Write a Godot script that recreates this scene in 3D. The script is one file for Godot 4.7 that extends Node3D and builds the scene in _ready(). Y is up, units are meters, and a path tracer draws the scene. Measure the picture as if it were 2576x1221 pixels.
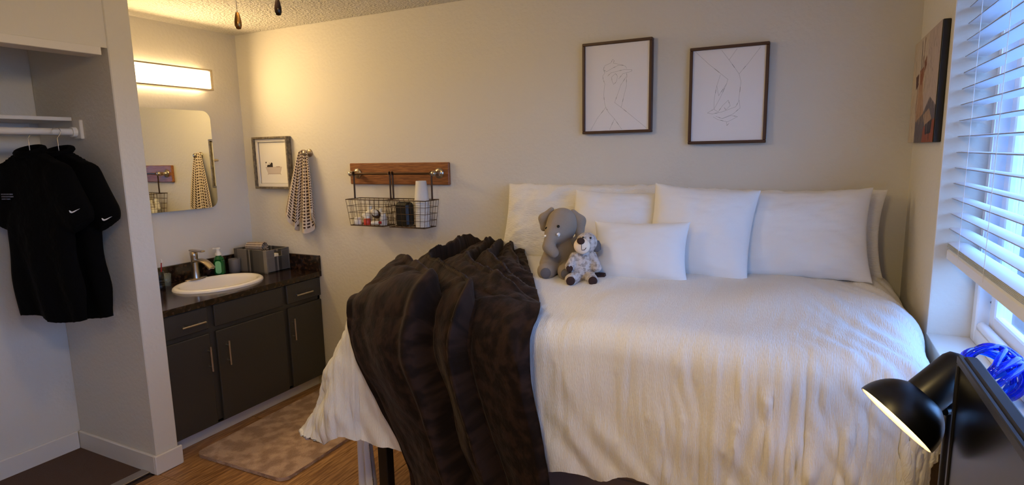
extends Node3D

# ---------------------------------------------------------------- helpers: nodes
var M := {}
var taken := {}
var rng := RandomNumberGenerator.new()
var fn := FastNoiseLite.new()

func numbered(called: String) -> String:
	if not taken.has(called):
		taken[called] = 0
		return called
	taken[called] += 1
	return "%s_%03d" % [called, taken[called]]

func thing(called: String, label: String, category: String, at := Vector3.ZERO, turn := 0.0, group := "") -> Node3D:
	var o := Node3D.new()
	o.name = numbered(called)
	add_child(o)
	o.position = at
	o.rotation.y = turn
	tag(o, label, category, group)
	return o

func tag(o: Node, label: String, category: String, group := "") -> void:
	o.set_meta("label", label)
	o.set_meta("category", category)
	if group:
		o.set_meta("group", group)

func obj(called: String, mesh, m: Material, parent: Node = self) -> MeshInstance3D:
	var o := MeshInstance3D.new()
	if mesh is SurfaceTool:
		mesh.generate_normals()
		o.mesh = mesh.commit()
	else:
		o.mesh = mesh
	o.material_override = m
	o.name = numbered(called) if parent == self else called
	parent.add_child(o, true)
	return o

func struct(called: String, mesh, m: Material, parent: Node = self) -> MeshInstance3D:
	var o := obj(called, mesh, m, parent)
	if parent == self:
		o.set_meta("kind", "structure")
	return o

# ---------------------------------------------------------------- helpers: shapes
func mb() -> SurfaceTool:
	var st := SurfaceTool.new()
	st.begin(Mesh.PRIMITIVE_TRIANGLES)
	st.set_smooth_group(-1)
	return st

func face(st: SurfaceTool, p: Array, outward: Vector3) -> void:
	var n: Vector3 = (p[1] - p[0]).cross(p[2] - p[0])
	if n.length_squared() < 1e-16 and p.size() > 3:
		n = (p[2] - p[0]).cross(p[3] - p[0])
	var flip := n.dot(outward) > 0.0
	for i in range(1, p.size() - 1):
		st.add_vertex(p[0])
		if flip:
			st.add_vertex(p[i + 1])
			st.add_vertex(p[i])
		else:
			st.add_vertex(p[i])
			st.add_vertex(p[i + 1])

# chamfered box
func bx(st: SurfaceTool, c: Vector3, s: Vector3, b := 0.0, basis := Basis.IDENTITY) -> void:
	st.set_smooth_group(-1)
	var h := s * 0.5
	b = minf(b, minf(h.x, minf(h.y, h.z)) * 0.98)
	var P := func(x: float, y: float, z: float) -> Vector3: return c + basis * Vector3(x, y, z)
	var hh := [h.x, h.y, h.z]
	for ax in 3:
		var u := (ax + 1) % 3
		var v := (ax + 2) % 3
		for sg in [-1.0, 1.0]:
			var q := []
			for k in [[-1, -1], [1, -1], [1, 1], [-1, 1]]:
				var a := [0.0, 0.0, 0.0]
				a[ax] = sg * hh[ax]
				a[u] = k[0] * (hh[u] - b)
				a[v] = k[1] * (hh[v] - b)
				q.append(P.call(a[0], a[1], a[2]))
			var o := [0.0, 0.0, 0.0]
			o[ax] = sg
			face(st, q, basis * Vector3(o[0], o[1], o[2]))
	if b <= 0.0:
		return
	for ax in 3:
		var u := (ax + 1) % 3
		var v := (ax + 2) % 3
		for su in [-1.0, 1.0]:
			for sv in [-1.0, 1.0]:
				var q := []
				for k in [[-1, 0], [1, 0], [1, 1], [-1, 1]]:
					var a := [0.0, 0.0, 0.0]
					a[ax] = k[0] * (hh[ax] - b)
					a[u] = su * (hh[u] - (b if k[1] == 0 else 0.0))
					a[v] = sv * (hh[v] - (0.0 if k[1] == 0 else b))
					q.append(P.call(a[0], a[1], a[2]))
				var o := [0.0, 0.0, 0.0]
				o[u] = su
				o[v] = sv
				face(st, q, basis * Vector3(o[0], o[1], o[2]))
	for sx in [-1.0, 1.0]:
		for sy in [-1.0, 1.0]:
			for sz in [-1.0, 1.0]:
				face(st, [P.call(sx * h.x, sy * (h.y - b), sz * (h.z - b)), P.call(sx * (h.x - b), sy * h.y, sz * (h.z - b)), P.call(sx * (h.x - b), sy * (h.y - b), sz * h.z)], basis * Vector3(sx, sy, sz))

func box(c: Vector3, s: Vector3, b := 0.0, basis := Basis.IDENTITY) -> SurfaceTool:
	var st := mb()
	bx(st, c, s, b, basis)
	return st

# box by its low and high corners
func lh(lo: Vector3, hi: Vector3, b := 0.0) -> SurfaceTool:
	return box((lo + hi) * 0.5, hi - lo, b)

func tube(st: SurfaceTool, pts: Array, r, n := 8, closed := false) -> void:
	st.set_smooth_group(0)
	var N := pts.size()
	var up := Vector3.UP
	var rings := []
	for i in N:
		var a: Vector3 = pts[(i - 1 + N) % N] if (closed or i > 0) else pts[i]
		var b: Vector3 = pts[(i + 1) % N] if (closed or i < N - 1) else pts[i]
		var t := (b - a).normalized()
		if i == 0:
			up = Vector3.UP if absf(t.y) < 0.9 else Vector3.RIGHT
		var side := t.cross(up)
		if side.length() < 1e-5:
			side = t.cross(Vector3(0.3, 0.5, 0.8))
		side = side.normalized()
		up = side.cross(t).normalized()
		var ring := []
		var rr: float = r[i] if r is Array else r
		for k in n:
			var an := TAU * k / n
			ring.append(pts[i] + (side * cos(an) + up * sin(an)) * rr)
		rings.append(ring)
	for i in (N if closed else N - 1):
		var i2 := (i + 1) % N
		for k in n:
			var k2 := (k + 1) % n
			var mid: Vector3 = (rings[i][k] + rings[i2][k2]) * 0.5
			face(st, [rings[i][k], rings[i][k2], rings[i2][k2], rings[i2][k]], mid - (pts[i] + pts[i2]) * 0.5)
	if not closed:
		st.set_smooth_group(-1)
		face(st, rings[0], pts[0] - pts[1])
		face(st, rings[N - 1], pts[N - 1] - pts[N - 2])

func tubes(pts: Array, r, n := 8, closed := false) -> SurfaceTool:
	var st := mb()
	tube(st, pts, r, n, closed)
	return st

# lathe: profile of (radius, height), walked so that outward lies to the right of the walk when going up
func lathe(st: SurfaceTool, prof: Array, n := 24, xf := Transform3D.IDENTITY, sx := 1.0, sz := 1.0) -> void:
	st.set_smooth_group(0)
	for i in prof.size() - 1:
		var a: Vector2 = prof[i]
		var b: Vector2 = prof[i + 1]
		var d := b - a
		var nn := Vector2(d.y, -d.x)
		for k in n:
			var t0 := TAU * k / n
			var t1 := TAU * (k + 1) / n
			var q := [Vector3(a.x * cos(t0) * sx, a.y, a.x * sin(t0) * sz), Vector3(a.x * cos(t1) * sx, a.y, a.x * sin(t1) * sz), Vector3(b.x * cos(t1) * sx, b.y, b.x * sin(t1) * sz), Vector3(b.x * cos(t0) * sx, b.y, b.x * sin(t0) * sz)]
			var tm := (t0 + t1) * 0.5
			var o := Vector3(nn.x * cos(tm), nn.y, nn.x * sin(tm))
			for j in 4:
				q[j] = xf * q[j]
			o = xf.basis * o
			if a.x < 1e-6:
				face(st, [q[0], q[2], q[3]], o)
			elif b.x < 1e-6:
				face(st, [q[0], q[1], q[2]], o)
			else:
				face(st, q, o)

func lathes(prof: Array, n := 24, xf := Transform3D.IDENTITY, sx := 1.0, sz := 1.0) -> SurfaceTool:
	var st := mb()
	lathe(st, prof, n, xf, sx, sz)
	return st

# extruded polygon: outline in 2D, placed by xf (local z is the thickness)
func prism(st: SurfaceTool, poly: PackedVector2Array, th: float, xf := Transform3D.IDENTITY) -> void:
	st.set_smooth_group(-1)
	var tri := Geometry2D.triangulate_polygon(poly)
	for i in range(0, tri.size(), 3):
		var a := poly[tri[i]]
		var b := poly[tri[i + 1]]
		var c := poly[tri[i + 2]]
		face(st, [xf * Vector3(a.x, a.y, th * 0.5), xf * Vector3(b.x, b.y, th * 0.5), xf * Vector3(c.x, c.y, th * 0.5)], xf.basis.z)
		face(st, [xf * Vector3(a.x, a.y, -th * 0.5), xf * Vector3(b.x, b.y, -th * 0.5), xf * Vector3(c.x, c.y, -th * 0.5)], -xf.basis.z)
	var cw := Geometry2D.is_polygon_clockwise(poly)
	for i in poly.size():
		var a := poly[i]
		var b := poly[(i + 1) % poly.size()]
		var e := b - a
		var o := Vector3(e.y, -e.x, 0) * (-1.0 if cw else 1.0)
		face(st, [xf * Vector3(a.x, a.y, -th * 0.5), xf * Vector3(b.x, b.y, -th * 0.5), xf * Vector3(b.x, b.y, th * 0.5), xf * Vector3(a.x, a.y, th * 0.5)], xf.basis * o)

func rounded_rect(w: float, h: float, r: float, n := 6) -> PackedVector2Array:
	var p := PackedVector2Array()
	for c in [[1, 1, 0.0], [-1, 1, PI / 2], [-1, -1, PI], [1, -1, 3 * PI / 2]]:
		for k in n + 1:
			var a: float = c[2] + PI / 2 * k / n
			p.append(Vector2(c[0] * (w / 2 - r) + cos(a) * r, c[1] * (h / 2 - r) + sin(a) * r))
	return p

# cloth: rows of points made into a sheet with thickness
func sheet(P: Array, UV: Array, th: float, disp: Array = []) -> ArrayMesh:
	var R := P.size()
	var C: int = P[0].size()
	var Nn := normals(P)
	if disp.size():
		for i in R:
			for j in C:
				P[i][j] += Nn[i][j] * disp[i][j]
		Nn = normals(P)
	var V := PackedVector3Array()
	var NN := PackedVector3Array()
	var TT := PackedVector2Array()
	var I := PackedInt32Array()
	for side in 2:
		for i in R:
			for j in C:
				var n: Vector3 = Nn[i][j]
				V.append(P[i][j] + n * (th * (0.5 if side == 0 else -0.5)))
				NN.append(n if side == 0 else -n)
				TT.append(UV[i][j])
	for i in R - 1:
		for j in C - 1:
			var a := i * C + j
			var b := a + 1
			var c := a + C + 1
			var d := a + C
			I.append_array([a, b, c, a, c, d])
			var o := R * C
			I.append_array([o + a, o + c, o + b, o + a, o + d, o + c])
	# rim
	var loop := []
	for j in C: loop.append(j)
	for i in range(1, R): loop.append(i * C + C - 1)
	for j in range(C - 2, -1, -1): loop.append((R - 1) * C + j)
	for i in range(R - 2, 0, -1): loop.append(i * C)
	var o2 := R * C
	for k in loop.size():
		var a: int = loop[k]
		var b: int = loop[(k + 1) % loop.size()]
		I.append_array([a, o2 + b, b, a, o2 + a, o2 + b])
	var arr := []
	arr.resize(Mesh.ARRAY_MAX)
	arr[Mesh.ARRAY_VERTEX] = V
	arr[Mesh.ARRAY_NORMAL] = NN
	arr[Mesh.ARRAY_TEX_UV] = TT
	arr[Mesh.ARRAY_INDEX] = I
	var m := ArrayMesh.new()
	m.add_surface_from_arrays(Mesh.PRIMITIVE_TRIANGLES, arr)
	return m

func normals(P: Array) -> Array:
	var R := P.size()
	var C: int = P[0].size()
	var out := []
	for i in R:
		var row := PackedVector3Array()
		for j in C:
			var du: Vector3 = P[i][mini(j + 1, C - 1)] - P[i][maxi(j - 1, 0)]
			var dv: Vector3 = P[mini(i + 1, R - 1)][j] - P[maxi(i - 1, 0)][j]
			row.append(dv.cross(du).normalized())
		out.append(row)
	return out

# surface nets over a distance function
func nets(f: Callable, lo: Vector3, hi: Vector3, cell: float) -> ArrayMesh:
	var nx := int((hi.x - lo.x) / cell) + 1
	var ny := int((hi.y - lo.y) / cell) + 1
	var nz := int((hi.z - lo.z) / cell) + 1
	var g := PackedFloat32Array()
	g.resize(nx * ny * nz)
	for z in nz:
		for y in ny:
			var x := 0
			while x < nx:
				var d: float = f.call(lo + Vector3(x, y, z) * cell)
				var at := x + nx * (y + ny * z)
				g[at] = d
				var skip := int(d / cell * 0.8) - 1
				if skip > 1:
					for k in range(1, mini(skip, nx - x)):
						g[at + k] = d
					x += maxi(1, mini(skip, nx - x))
				else:
					x += 1
	var id := {}
	var V := PackedVector3Array()
	for z in nz - 1:
		for y in ny - 1:
			for x in nx - 1:
				var b := x + nx * (y + ny * z)
				var mask := 0
				var c8 := [g[b], g[b + 1], g[b + nx], g[b + nx + 1], g[b + nx * ny], g[b + nx * ny + 1], g[b + nx * ny + nx], g[b + nx * ny + nx + 1]]
				for k in 8:
					if c8[k] < 0.0:
						mask |= 1 << k
				if mask == 0 or mask == 255:
					continue
				var s := Vector3.ZERO
				var cnt := 0
				for e in [[0, 1], [2, 3], [4, 5], [6, 7], [0, 2], [1, 3], [4, 6], [5, 7], [0, 4], [1, 5], [2, 6], [3, 7]]:
					var va: float = c8[e[0]]
					var vb: float = c8[e[1]]
					if (va < 0.0) != (vb < 0.0):
						var t := va / (va - vb)
						var pa := Vector3(e[0] & 1, (e[0] >> 1) & 1, e[0] >> 2)
						var pb := Vector3(e[1] & 1, (e[1] >> 1) & 1, e[1] >> 2)
						s += pa.lerp(pb, t)
						cnt += 1
				id[b] = V.size()
				V.append(lo + (Vector3(x, y, z) + s / cnt) * cell)
	var I := PackedInt32Array()
	var step := [1, nx, nx * ny]
	for b in id.keys():
		for ax in 3:
			var st: int = step[ax]
			var u: int = step[(ax + 1) % 3]
			var v: int = step[(ax + 2) % 3]
			var a0: float = g[b]
			var a1: float = g[b + st]
			if (a0 < 0.0) == (a1 < 0.0):
				continue
			if not (id.has(b - u) and id.has(b - v) and id.has(b - u - v)):
				continue
			var q := [id[b], id[b - u], id[b - u - v], id[b - v]]
			if a0 < 0.0:
				I.append_array([q[0], q[2], q[1], q[0], q[3], q[2]])
			else:
				I.append_array([q[0], q[1], q[2], q[0], q[2], q[3]])
	var NN := PackedVector3Array()
	var h := cell * 0.5
	for p in V:
		NN.append(Vector3(f.call(p + Vector3(h, 0, 0)) - f.call(p - Vector3(h, 0, 0)), f.call(p + Vector3(0, h, 0)) - f.call(p - Vector3(0, h, 0)), f.call(p + Vector3(0, 0, h)) - f.call(p - Vector3(0, 0, h))).normalized())
	var arr := []
	arr.resize(Mesh.ARRAY_MAX)
	arr[Mesh.ARRAY_VERTEX] = V
	arr[Mesh.ARRAY_NORMAL] = NN
	arr[Mesh.ARRAY_INDEX] = I
	var m := ArrayMesh.new()
	m.add_surface_from_arrays(Mesh.PRIMITIVE_TRIANGLES, arr)
	return m

func cap(p: Vector3, a: Vector3, b: Vector3, ra: float, rb: float) -> float:
	var d := b - a
	var t := clampf((p - a).dot(d) / maxf(d.length_squared(), 1e-9), 0.0, 1.0)
	return p.distance_to(a + d * t) - lerpf(ra, rb, t)

func ell(p: Vector3, c: Vector3, r: Vector3) -> float:
	var q := (p - c) / r
	var k := q.length()
	var k2 := ((p - c) / (r * r)).length()
	return k * (k - 1.0) / maxf(k2, 1e-6)

func smin(a: float, b: float, k: float) -> float:
	var h := clampf(0.5 + 0.5 * (b - a) / k, 0.0, 1.0)
	return lerpf(b, a, h) - k * h * (1.0 - h)

func ss(a: float, b: float, x: float) -> float:
	return smoothstep(a, b, x)

func polyline(keys: Array, t: float):
	# keys: [[t, value], ...] smooth interpolation
	if t <= keys[0][0]:
		return keys[0][1]
	for i in keys.size() - 1:
		if t <= keys[i + 1][0]:
			var a = keys[maxi(i - 1, 0)][1]
			var b = keys[i][1]
			var c = keys[i + 1][1]
			var d = keys[mini(i + 2, keys.size() - 1)][1]
			var w: float = (t - keys[i][0]) / (keys[i + 1][0] - keys[i][0])
			return b + (c - a) * (0.5 * w) + (a * 2.0 - b * 5.0 + c * 4.0 - d) * (0.5 * w * w) + (b * 3.0 - a - c * 3.0 + d) * (0.5 * w * w * w)
	return keys[-1][1]

# ---------------------------------------------------------------- helpers: materials
func mat(called: String, c: Color, rough := 0.8, metal := 0.0) -> StandardMaterial3D:
	var m := StandardMaterial3D.new()
	m.resource_name = called
	m.albedo_color = c
	m.roughness = rough
	m.metallic = metal
	M[called] = m
	return m

func noise_tex(freq: float, octaves := 3, kind := FastNoiseLite.TYPE_SIMPLEX_SMOOTH, size := 512, sd := 1, ramp: Gradient = null) -> NoiseTexture2D:
	var n := FastNoiseLite.new()
	n.seed = sd
	n.noise_type = kind
	n.frequency = freq
	n.fractal_octaves = octaves
	var t := NoiseTexture2D.new()
	t.width = size
	t.height = size
	t.seamless = true
	t.noise = n
	if ramp:
		t.color_ramp = ramp
	return t

func ramp2(a: Color, b: Color, p := 0.3, q := 0.7) -> Gradient:
	var g := Gradient.new()
	g.offsets = PackedFloat32Array([p, q])
	g.colors = PackedColorArray([a, b])
	return g

func relief(m: StandardMaterial3D, t: Texture2D, cm: float) -> void:
	m.heightmap_enabled = true
	m.heightmap_texture = t
	m.heightmap_scale = cm

func tri(m: StandardMaterial3D, s: float, world := true) -> void:
	m.uv1_triplanar = true
	m.uv1_world_triplanar = world
	m.uv1_scale = Vector3(s, s, s)

# soft line drawn into an image
func ink(im: Image, pts: Array, w: float, c: Color) -> void:
	for i in pts.size() - 1:
		var a: Vector2 = pts[i]
		var b: Vector2 = pts[i + 1]
		var lo := Vector2(minf(a.x, b.x), minf(a.y, b.y)) - Vector2(w + 1, w + 1)
		var hi := Vector2(maxf(a.x, b.x), maxf(a.y, b.y)) + Vector2(w + 1, w + 1)
		for y in range(maxi(0, int(lo.y)), mini(im.get_height(), int(hi.y) + 1)):
			for x in range(maxi(0, int(lo.x)), mini(im.get_width(), int(hi.x) + 1)):
				var q := Geometry2D.get_closest_point_to_segment(Vector2(x + 0.5, y + 0.5), a, b)
				var d := q.distance_to(Vector2(x + 0.5, y + 0.5))
				var k := clampf(w * 0.5 + 0.5 - d, 0.0, 1.0)
				if k > 0.0:
					im.set_pixel(x, y, im.get_pixel(x, y).lerp(c, k * c.a))

func fill(im: Image, poly: Array, c: Color) -> void:
	var pk := PackedVector2Array(poly)
	var lo := pk[0]
	var hi := pk[0]
	for p in pk:
		lo = lo.min(p)
		hi = hi.max(p)
	for y in range(maxi(0, int(lo.y)), mini(im.get_height(), int(hi.y) + 1)):
		for x in range(maxi(0, int(lo.x)), mini(im.get_width(), int(hi.x) + 1)):
			if Geometry2D.is_point_in_polygon(Vector2(x + 0.5, y + 0.5), pk):
				im.set_pixel(x, y, im.get_pixel(x, y).lerp(Color(c.r, c.g, c.b), c.a))

func pic(called: String, im: Image, rough := 0.8) -> StandardMaterial3D:
	var m := mat(called, Color.WHITE, rough)
	m.albedo_texture = ImageTexture.create_from_image(im)
	return m

# a flat picture: rectangle with UVs spanned by the two edges from its top left corner
func picture(tl: Vector3, right: Vector3, down: Vector3) -> SurfaceTool:
	var st := SurfaceTool.new()
	st.begin(Mesh.PRIMITIVE_TRIANGLES)
	var n := down.cross(right).normalized()
	for k in [[0, 0], [1, 0], [1, 1], [0, 0], [1, 1], [0, 1]]:
		st.set_normal(n)
		st.set_uv(Vector2(k[0], k[1]))
		st.add_vertex(tl + right * k[0] + down * k[1])
	return st

func flat_obj(called: String, st: SurfaceTool, m: Material, parent: Node) -> MeshInstance3D:
	var o := MeshInstance3D.new()
	o.mesh = st.commit()
	o.material_override = m
	o.name = called
	parent.add_child(o, true)
	return o

func make_materials() -> void:
	var m: StandardMaterial3D
	m = mat("wall_paint", Color(0.84, 0.82, 0.77), 0.75)
	relief(m, noise_tex(0.03, 4, FastNoiseLite.TYPE_SIMPLEX_SMOOTH, 512, 3), 0.10)
	tri(m, 2.2)
	m = mat("ceiling_paint", Color(0.84, 0.82, 0.78), 0.9)
	relief(m, noise_tex(0.045, 3, FastNoiseLite.TYPE_CELLULAR, 512, 5), 1.1)
	tri(m, 2.6)
	mat("trim_paint", Color(0.86, 0.84, 0.80), 0.45)
	mat("white_vinyl", Color(0.90, 0.91, 0.92), 0.35)
	m = mat("slat_white", Color(0.90, 0.91, 0.93), 0.4)
	m = mat("plank_a", Color(0.72, 0.54, 0.34), 0.45)
	m.albedo_texture = noise_tex(0.012, 4, FastNoiseLite.TYPE_SIMPLEX_SMOOTH, 512, 11, ramp2(Color(0.72, 0.66, 0.6), Color(1, 1, 1), 0.2, 0.75))
	tri(m, 1.0)
	m.uv1_scale = Vector3(9, 9, 0.9)
	M["plank_b"] = m.duplicate()
	M["plank_b"].albedo_color = Color(0.68, 0.50, 0.31)
	M["plank_b"].uv1_offset = Vector3(0.3, 0.2, 0.4)
	M["plank_c"] = m.duplicate()
	M["plank_c"].albedo_color = Color(0.76, 0.58, 0.37)
	m = mat("closet_carpet", Color(0.34, 0.25, 0.20), 0.95)
	relief(m, noise_tex(0.2, 2, FastNoiseLite.TYPE_SIMPLEX, 256, 4), 0.3)
	tri(m, 3.0)
	m = mat("rug_pile", Color(0.76, 0.64, 0.55), 1.0)
	m.albedo_texture = noise_tex(0.012, 4, FastNoiseLite.TYPE_SIMPLEX_SMOOTH, 512, 21, ramp2(Color(0.80, 0.77, 0.75), Color(1, 1, 1), 0.3, 0.7))
	relief(m, noise_tex(0.25, 2, FastNoiseLite.TYPE_SIMPLEX, 256, 8), 0.5)
	m.rim_enabled = true
	m.rim = 0.5
	tri(m, 1.4)
	m = mat("cabinet_charcoal", Color(0.205, 0.195, 0.185), 0.42)
	relief(m, noise_tex(0.08, 3, FastNoiseLite.TYPE_SIMPLEX, 256, 9), 0.03)
	tri(m, 2.0)
	m = mat("counter_laminate", Color(0.23, 0.17, 0.135), 0.16)
	m.albedo_texture = noise_tex(0.02, 5, FastNoiseLite.TYPE_SIMPLEX_SMOOTH, 512, 31, ramp2(Color(0.45, 0.4, 0.38), Color(1, 0.95, 0.9), 0.3, 0.75))
	tri(m, 2.4)
	mat("porcelain", Color(0.93, 0.91, 0.87), 0.08)
	mat("brushed_nickel", Color(0.72, 0.67, 0.60), 0.28, 1.0)
	mat("satin_steel", Color(0.78, 0.75, 0.71), 0.3, 1.0)
	mat("chrome", Color(0.82, 0.82, 0.82), 0.08, 1.0)
	mat("mirror_silver", Color(0.93, 0.94, 0.92), 0.01, 1.0)
	mat("bronze_metal", Color(0.30, 0.22, 0.16), 0.38, 0.9)
	mat("aged_brass", Color(0.62, 0.46, 0.26), 0.25, 1.0)
	mat("wire_brown", Color(0.34, 0.25, 0.17), 0.45, 0.7)
	m = mat("board_wood", Color(0.60, 0.38, 0.19), 0.5)
	m.albedo_texture = noise_tex(0.015, 5, FastNoiseLite.TYPE_SIMPLEX_SMOOTH, 512, 41, ramp2(Color(0.78, 0.72, 0.66), Color(1, 1, 1), 0.25, 0.7))
	tri(m, 1.0, false)
	m.uv1_scale = Vector3(1.2, 14, 14)
	m = mat("dark_walnut", Color(0.25, 0.13, 0.085), 0.45)
	m = mat("frame_grey_wood", Color(0.50, 0.45, 0.37), 0.5)
	m.albedo_texture = noise_tex(0.02, 4, FastNoiseLite.TYPE_SIMPLEX_SMOOTH, 256, 42, ramp2(Color(0.7, 0.7, 0.7), Color(1, 1, 1), 0.3, 0.7))
	tri(m, 6.0, false)
	mat("mat_board", Color(0.88, 0.86, 0.82), 0.8)
	m = mat("duvet_cotton", Color(0.90, 0.885, 0.86), 0.85)
	relief(m, noise_tex(0.05, 4, FastNoiseLite.TYPE_SIMPLEX_SMOOTH, 512, 51), 0.14)
	m.uv1_scale = Vector3(9.0, 1.3, 1.0)
	m.rim_enabled = true
	m.rim = 0.25
	m = mat("pillow_cotton", Color(0.90, 0.89, 0.875), 0.85)
	relief(m, noise_tex(0.3, 2, FastNoiseLite.TYPE_SIMPLEX, 256, 52), 0.04)
	tri(m, 4.0, false)
	m.rim_enabled = true
	m.rim = 0.2
	m = mat("sham_gauze", Color(0.90, 0.885, 0.86), 0.9)
	relief(m, noise_tex(0.05, 4, FastNoiseLite.TYPE_SIMPLEX_SMOOTH, 512, 53), 0.28)
	tri(m, 1.0, false)
	m.uv1_scale = Vector3(1.5, 7.0, 3.0)
	m = mat("throw_plush", Color(0.165, 0.108, 0.082), 0.8)
	m.albedo_texture = noise_tex(0.016, 3, FastNoiseLite.TYPE_SIMPLEX_SMOOTH, 512, 61, ramp2(Color(0.58, 0.55, 0.54), Color(1, 1, 1), 0.34, 0.66))
	relief(m, noise_tex(0.06, 3, FastNoiseLite.TYPE_SIMPLEX_SMOOTH, 512, 62), 0.10)
	m.uv1_scale = Vector3(2.0, 1.9, 1)
	m.rim_enabled = true
	m.rim = 0.9
	m.rim_tint = 0.7
	m.metallic_specular = 0.25
	m = mat("shirt_black", Color(0.010, 0.009, 0.016), 0.95)
	m.metallic_specular = 0.25
	relief(m, noise_tex(0.02, 4, FastNoiseLite.TYPE_SIMPLEX_SMOOTH, 256, 71), 0.6)
	tri(m, 2.0, false)
	mat("thread_white", Color(0.92, 0.92, 0.92), 0.6)
	mat("thread_grey", Color(0.40, 0.40, 0.44), 0.8)
	mat("black_metal", Color(0.045, 0.045, 0.05), 0.42)
	mat("black_satin", Color(0.035, 0.036, 0.042), 0.36)
	mat("fob_wood", Color(0.10, 0.055, 0.035), 0.2)
	mat("white_plastic", Color(0.90, 0.89, 0.86), 0.35)
	m = mat("paper_cup", Color(0.80, 0.79, 0.77), 0.6)
	m = mat("elephant_plush", Color(0.59, 0.53, 0.46), 1.0)
	relief(m, noise_tex(0.12, 3, FastNoiseLite.TYPE_SIMPLEX, 256, 81), 0.22)
	tri(m, 12.0, false)
	m.rim_enabled = true
	m.rim = 0.5
	m = mat("dog_plush", Color(0.80, 0.76, 0.73), 1.0)
	m.vertex_color_use_as_albedo = false
	m.albedo_texture = noise_tex(0.03, 3, FastNoiseLite.TYPE_SIMPLEX_SMOOTH, 256, 83, ramp2(Color(0.72, 0.70, 0.68), Color(1, 1, 1), 0.3, 0.55))
	relief(m, noise_tex(0.1, 3, FastNoiseLite.TYPE_SIMPLEX, 256, 82), 0.3)
	tri(m, 7.0, false)
	m.rim_enabled = true
	m.rim = 0.5
	m = mat("grey_plush", Color(0.38, 0.36, 0.36), 1.0)
	mat("cream_plush", Color(0.93, 0.85, 0.75), 0.9)
	mat("brown_suede", Color(0.20, 0.105, 0.075), 0.9)
	mat("eye_black", Color(0.015, 0.012, 0.012), 0.1)
	mat("tusk_white", Color(0.95, 0.93, 0.9), 0.6)
	m = mat("blue_glass", Color(0.10, 0.33, 0.96, 0.12), 0.03)
	m.refraction_enabled = true
	m.refraction_scale = 0.05
	m.transparency = BaseMaterial3D.TRANSPARENCY_ALPHA
	m = mat("clear_glass", Color(0.95, 0.97, 0.98, 0.06), 0.02)
	m.transparency = BaseMaterial3D.TRANSPARENCY_ALPHA
	m = mat("tinted_glass", Color(0.5, 0.55, 0.5, 0.35), 0.03)
	m.transparency = BaseMaterial3D.TRANSPARENCY_ALPHA
	m = mat("green_soap", Color(0.05, 0.36, 0.16), 0.12)
	mat("label_green", Color(0.52, 0.80, 0.56), 0.4)
	mat("grey_stoneware", Color(0.42, 0.40, 0.38), 0.5)
	mat("red_plastic", Color(0.62, 0.12, 0.10), 0.3)
	mat("dark_plastic", Color(0.07, 0.065, 0.06), 0.4)
	mat("coral_plastic", Color(0.80, 0.27, 0.18), 0.4)
	mat("brown_plastic", Color(0.24, 0.15, 0.10), 0.4)
	m = mat("screen_black", Color(0.05, 0.045, 0.045), 0.22)
	m.metallic_specular = 0.35
	mat("bezel_grey", Color(0.075, 0.075, 0.085), 0.4)
	mat("desk_top", Color(0.30, 0.21, 0.15), 0.5)
	m = mat("mattress_ticking", Color(0.82, 0.81, 0.80), 0.9)
	mat("storage_fabric", Color(0.62, 0.56, 0.53), 0.95)
	mat("outside_stucco", Color(0.50, 0.45, 0.37), 0.9)
	mat("outside_ground", Color(0.30, 0.33, 0.30), 0.95)
	mat("outside_roof", Color(0.30, 0.33, 0.37), 0.9)
	mat("outside_siding", Color(0.33, 0.36, 0.38), 0.9)
	mat("outside_pane", Color(0.12, 0.14, 0.16), 0.1)
	# brown and cream waffle check for the hand towels
	var im := Image.create(64, 64, false, Image.FORMAT_RGB8)
	im.fill(Color(0.86, 0.79, 0.70))
	for j in 4:
		for i in 4:
			im.fill_rect(Rect2i(i * 16 + 3, j * 16 + 4, 10, 9), Color(0.27, 0.20, 0.17))
	m = pic("towel_check", im, 0.95)
	m.uv1_scale = Vector3(1, 1, 1)
	var hm := Image.create(64, 64, false, Image.FORMAT_L8)
	hm.fill(Color.WHITE)
	for j in 4:
		for i in 4:
			hm.fill_rect(Rect2i(i * 16 + 3, j * 16 + 4, 10, 9), Color(0.15, 0.15, 0.15))
	relief(m, ImageTexture.create_from_image(hm), 0.25)
	mat("towel_hem", Color(0.80, 0.74, 0.66), 0.95)
	# streaked grey finish of the storage bin
	im = Image.create(256, 8, false, Image.FORMAT_RGB8)
	rng.seed = 5
	var x := 0
	while x < 256:
		var w := rng.randi_range(14, 46)
		var v := rng.randf_range(0.20, 0.66)
		im.fill_rect(Rect2i(x, 0, w, 8), Color(v, v * 0.95, v * 0.88))
		x += w
	m = pic("bin_streaks", im, 0.35)
	tri(m, 1.0, false)
	m.uv1_scale = Vector3(3.0, 3.0, 3.0)

# ---------------------------------------------------------------- scene
const XR := 3.86      # inner face of the window wall
const CEIL := 2.365
const DEPTH := 4.3    # back end of the room, behind the camera
const FX := 3.968     # room side of the window frame
const WZ0 := 0.645    # window opening
const WZ1 := 2.38
const VZ0 := 2.62     # second opening, behind the camera
const VZ1 := 3.50
const WY0 := 0.955
const WY1 := 2.12

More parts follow.
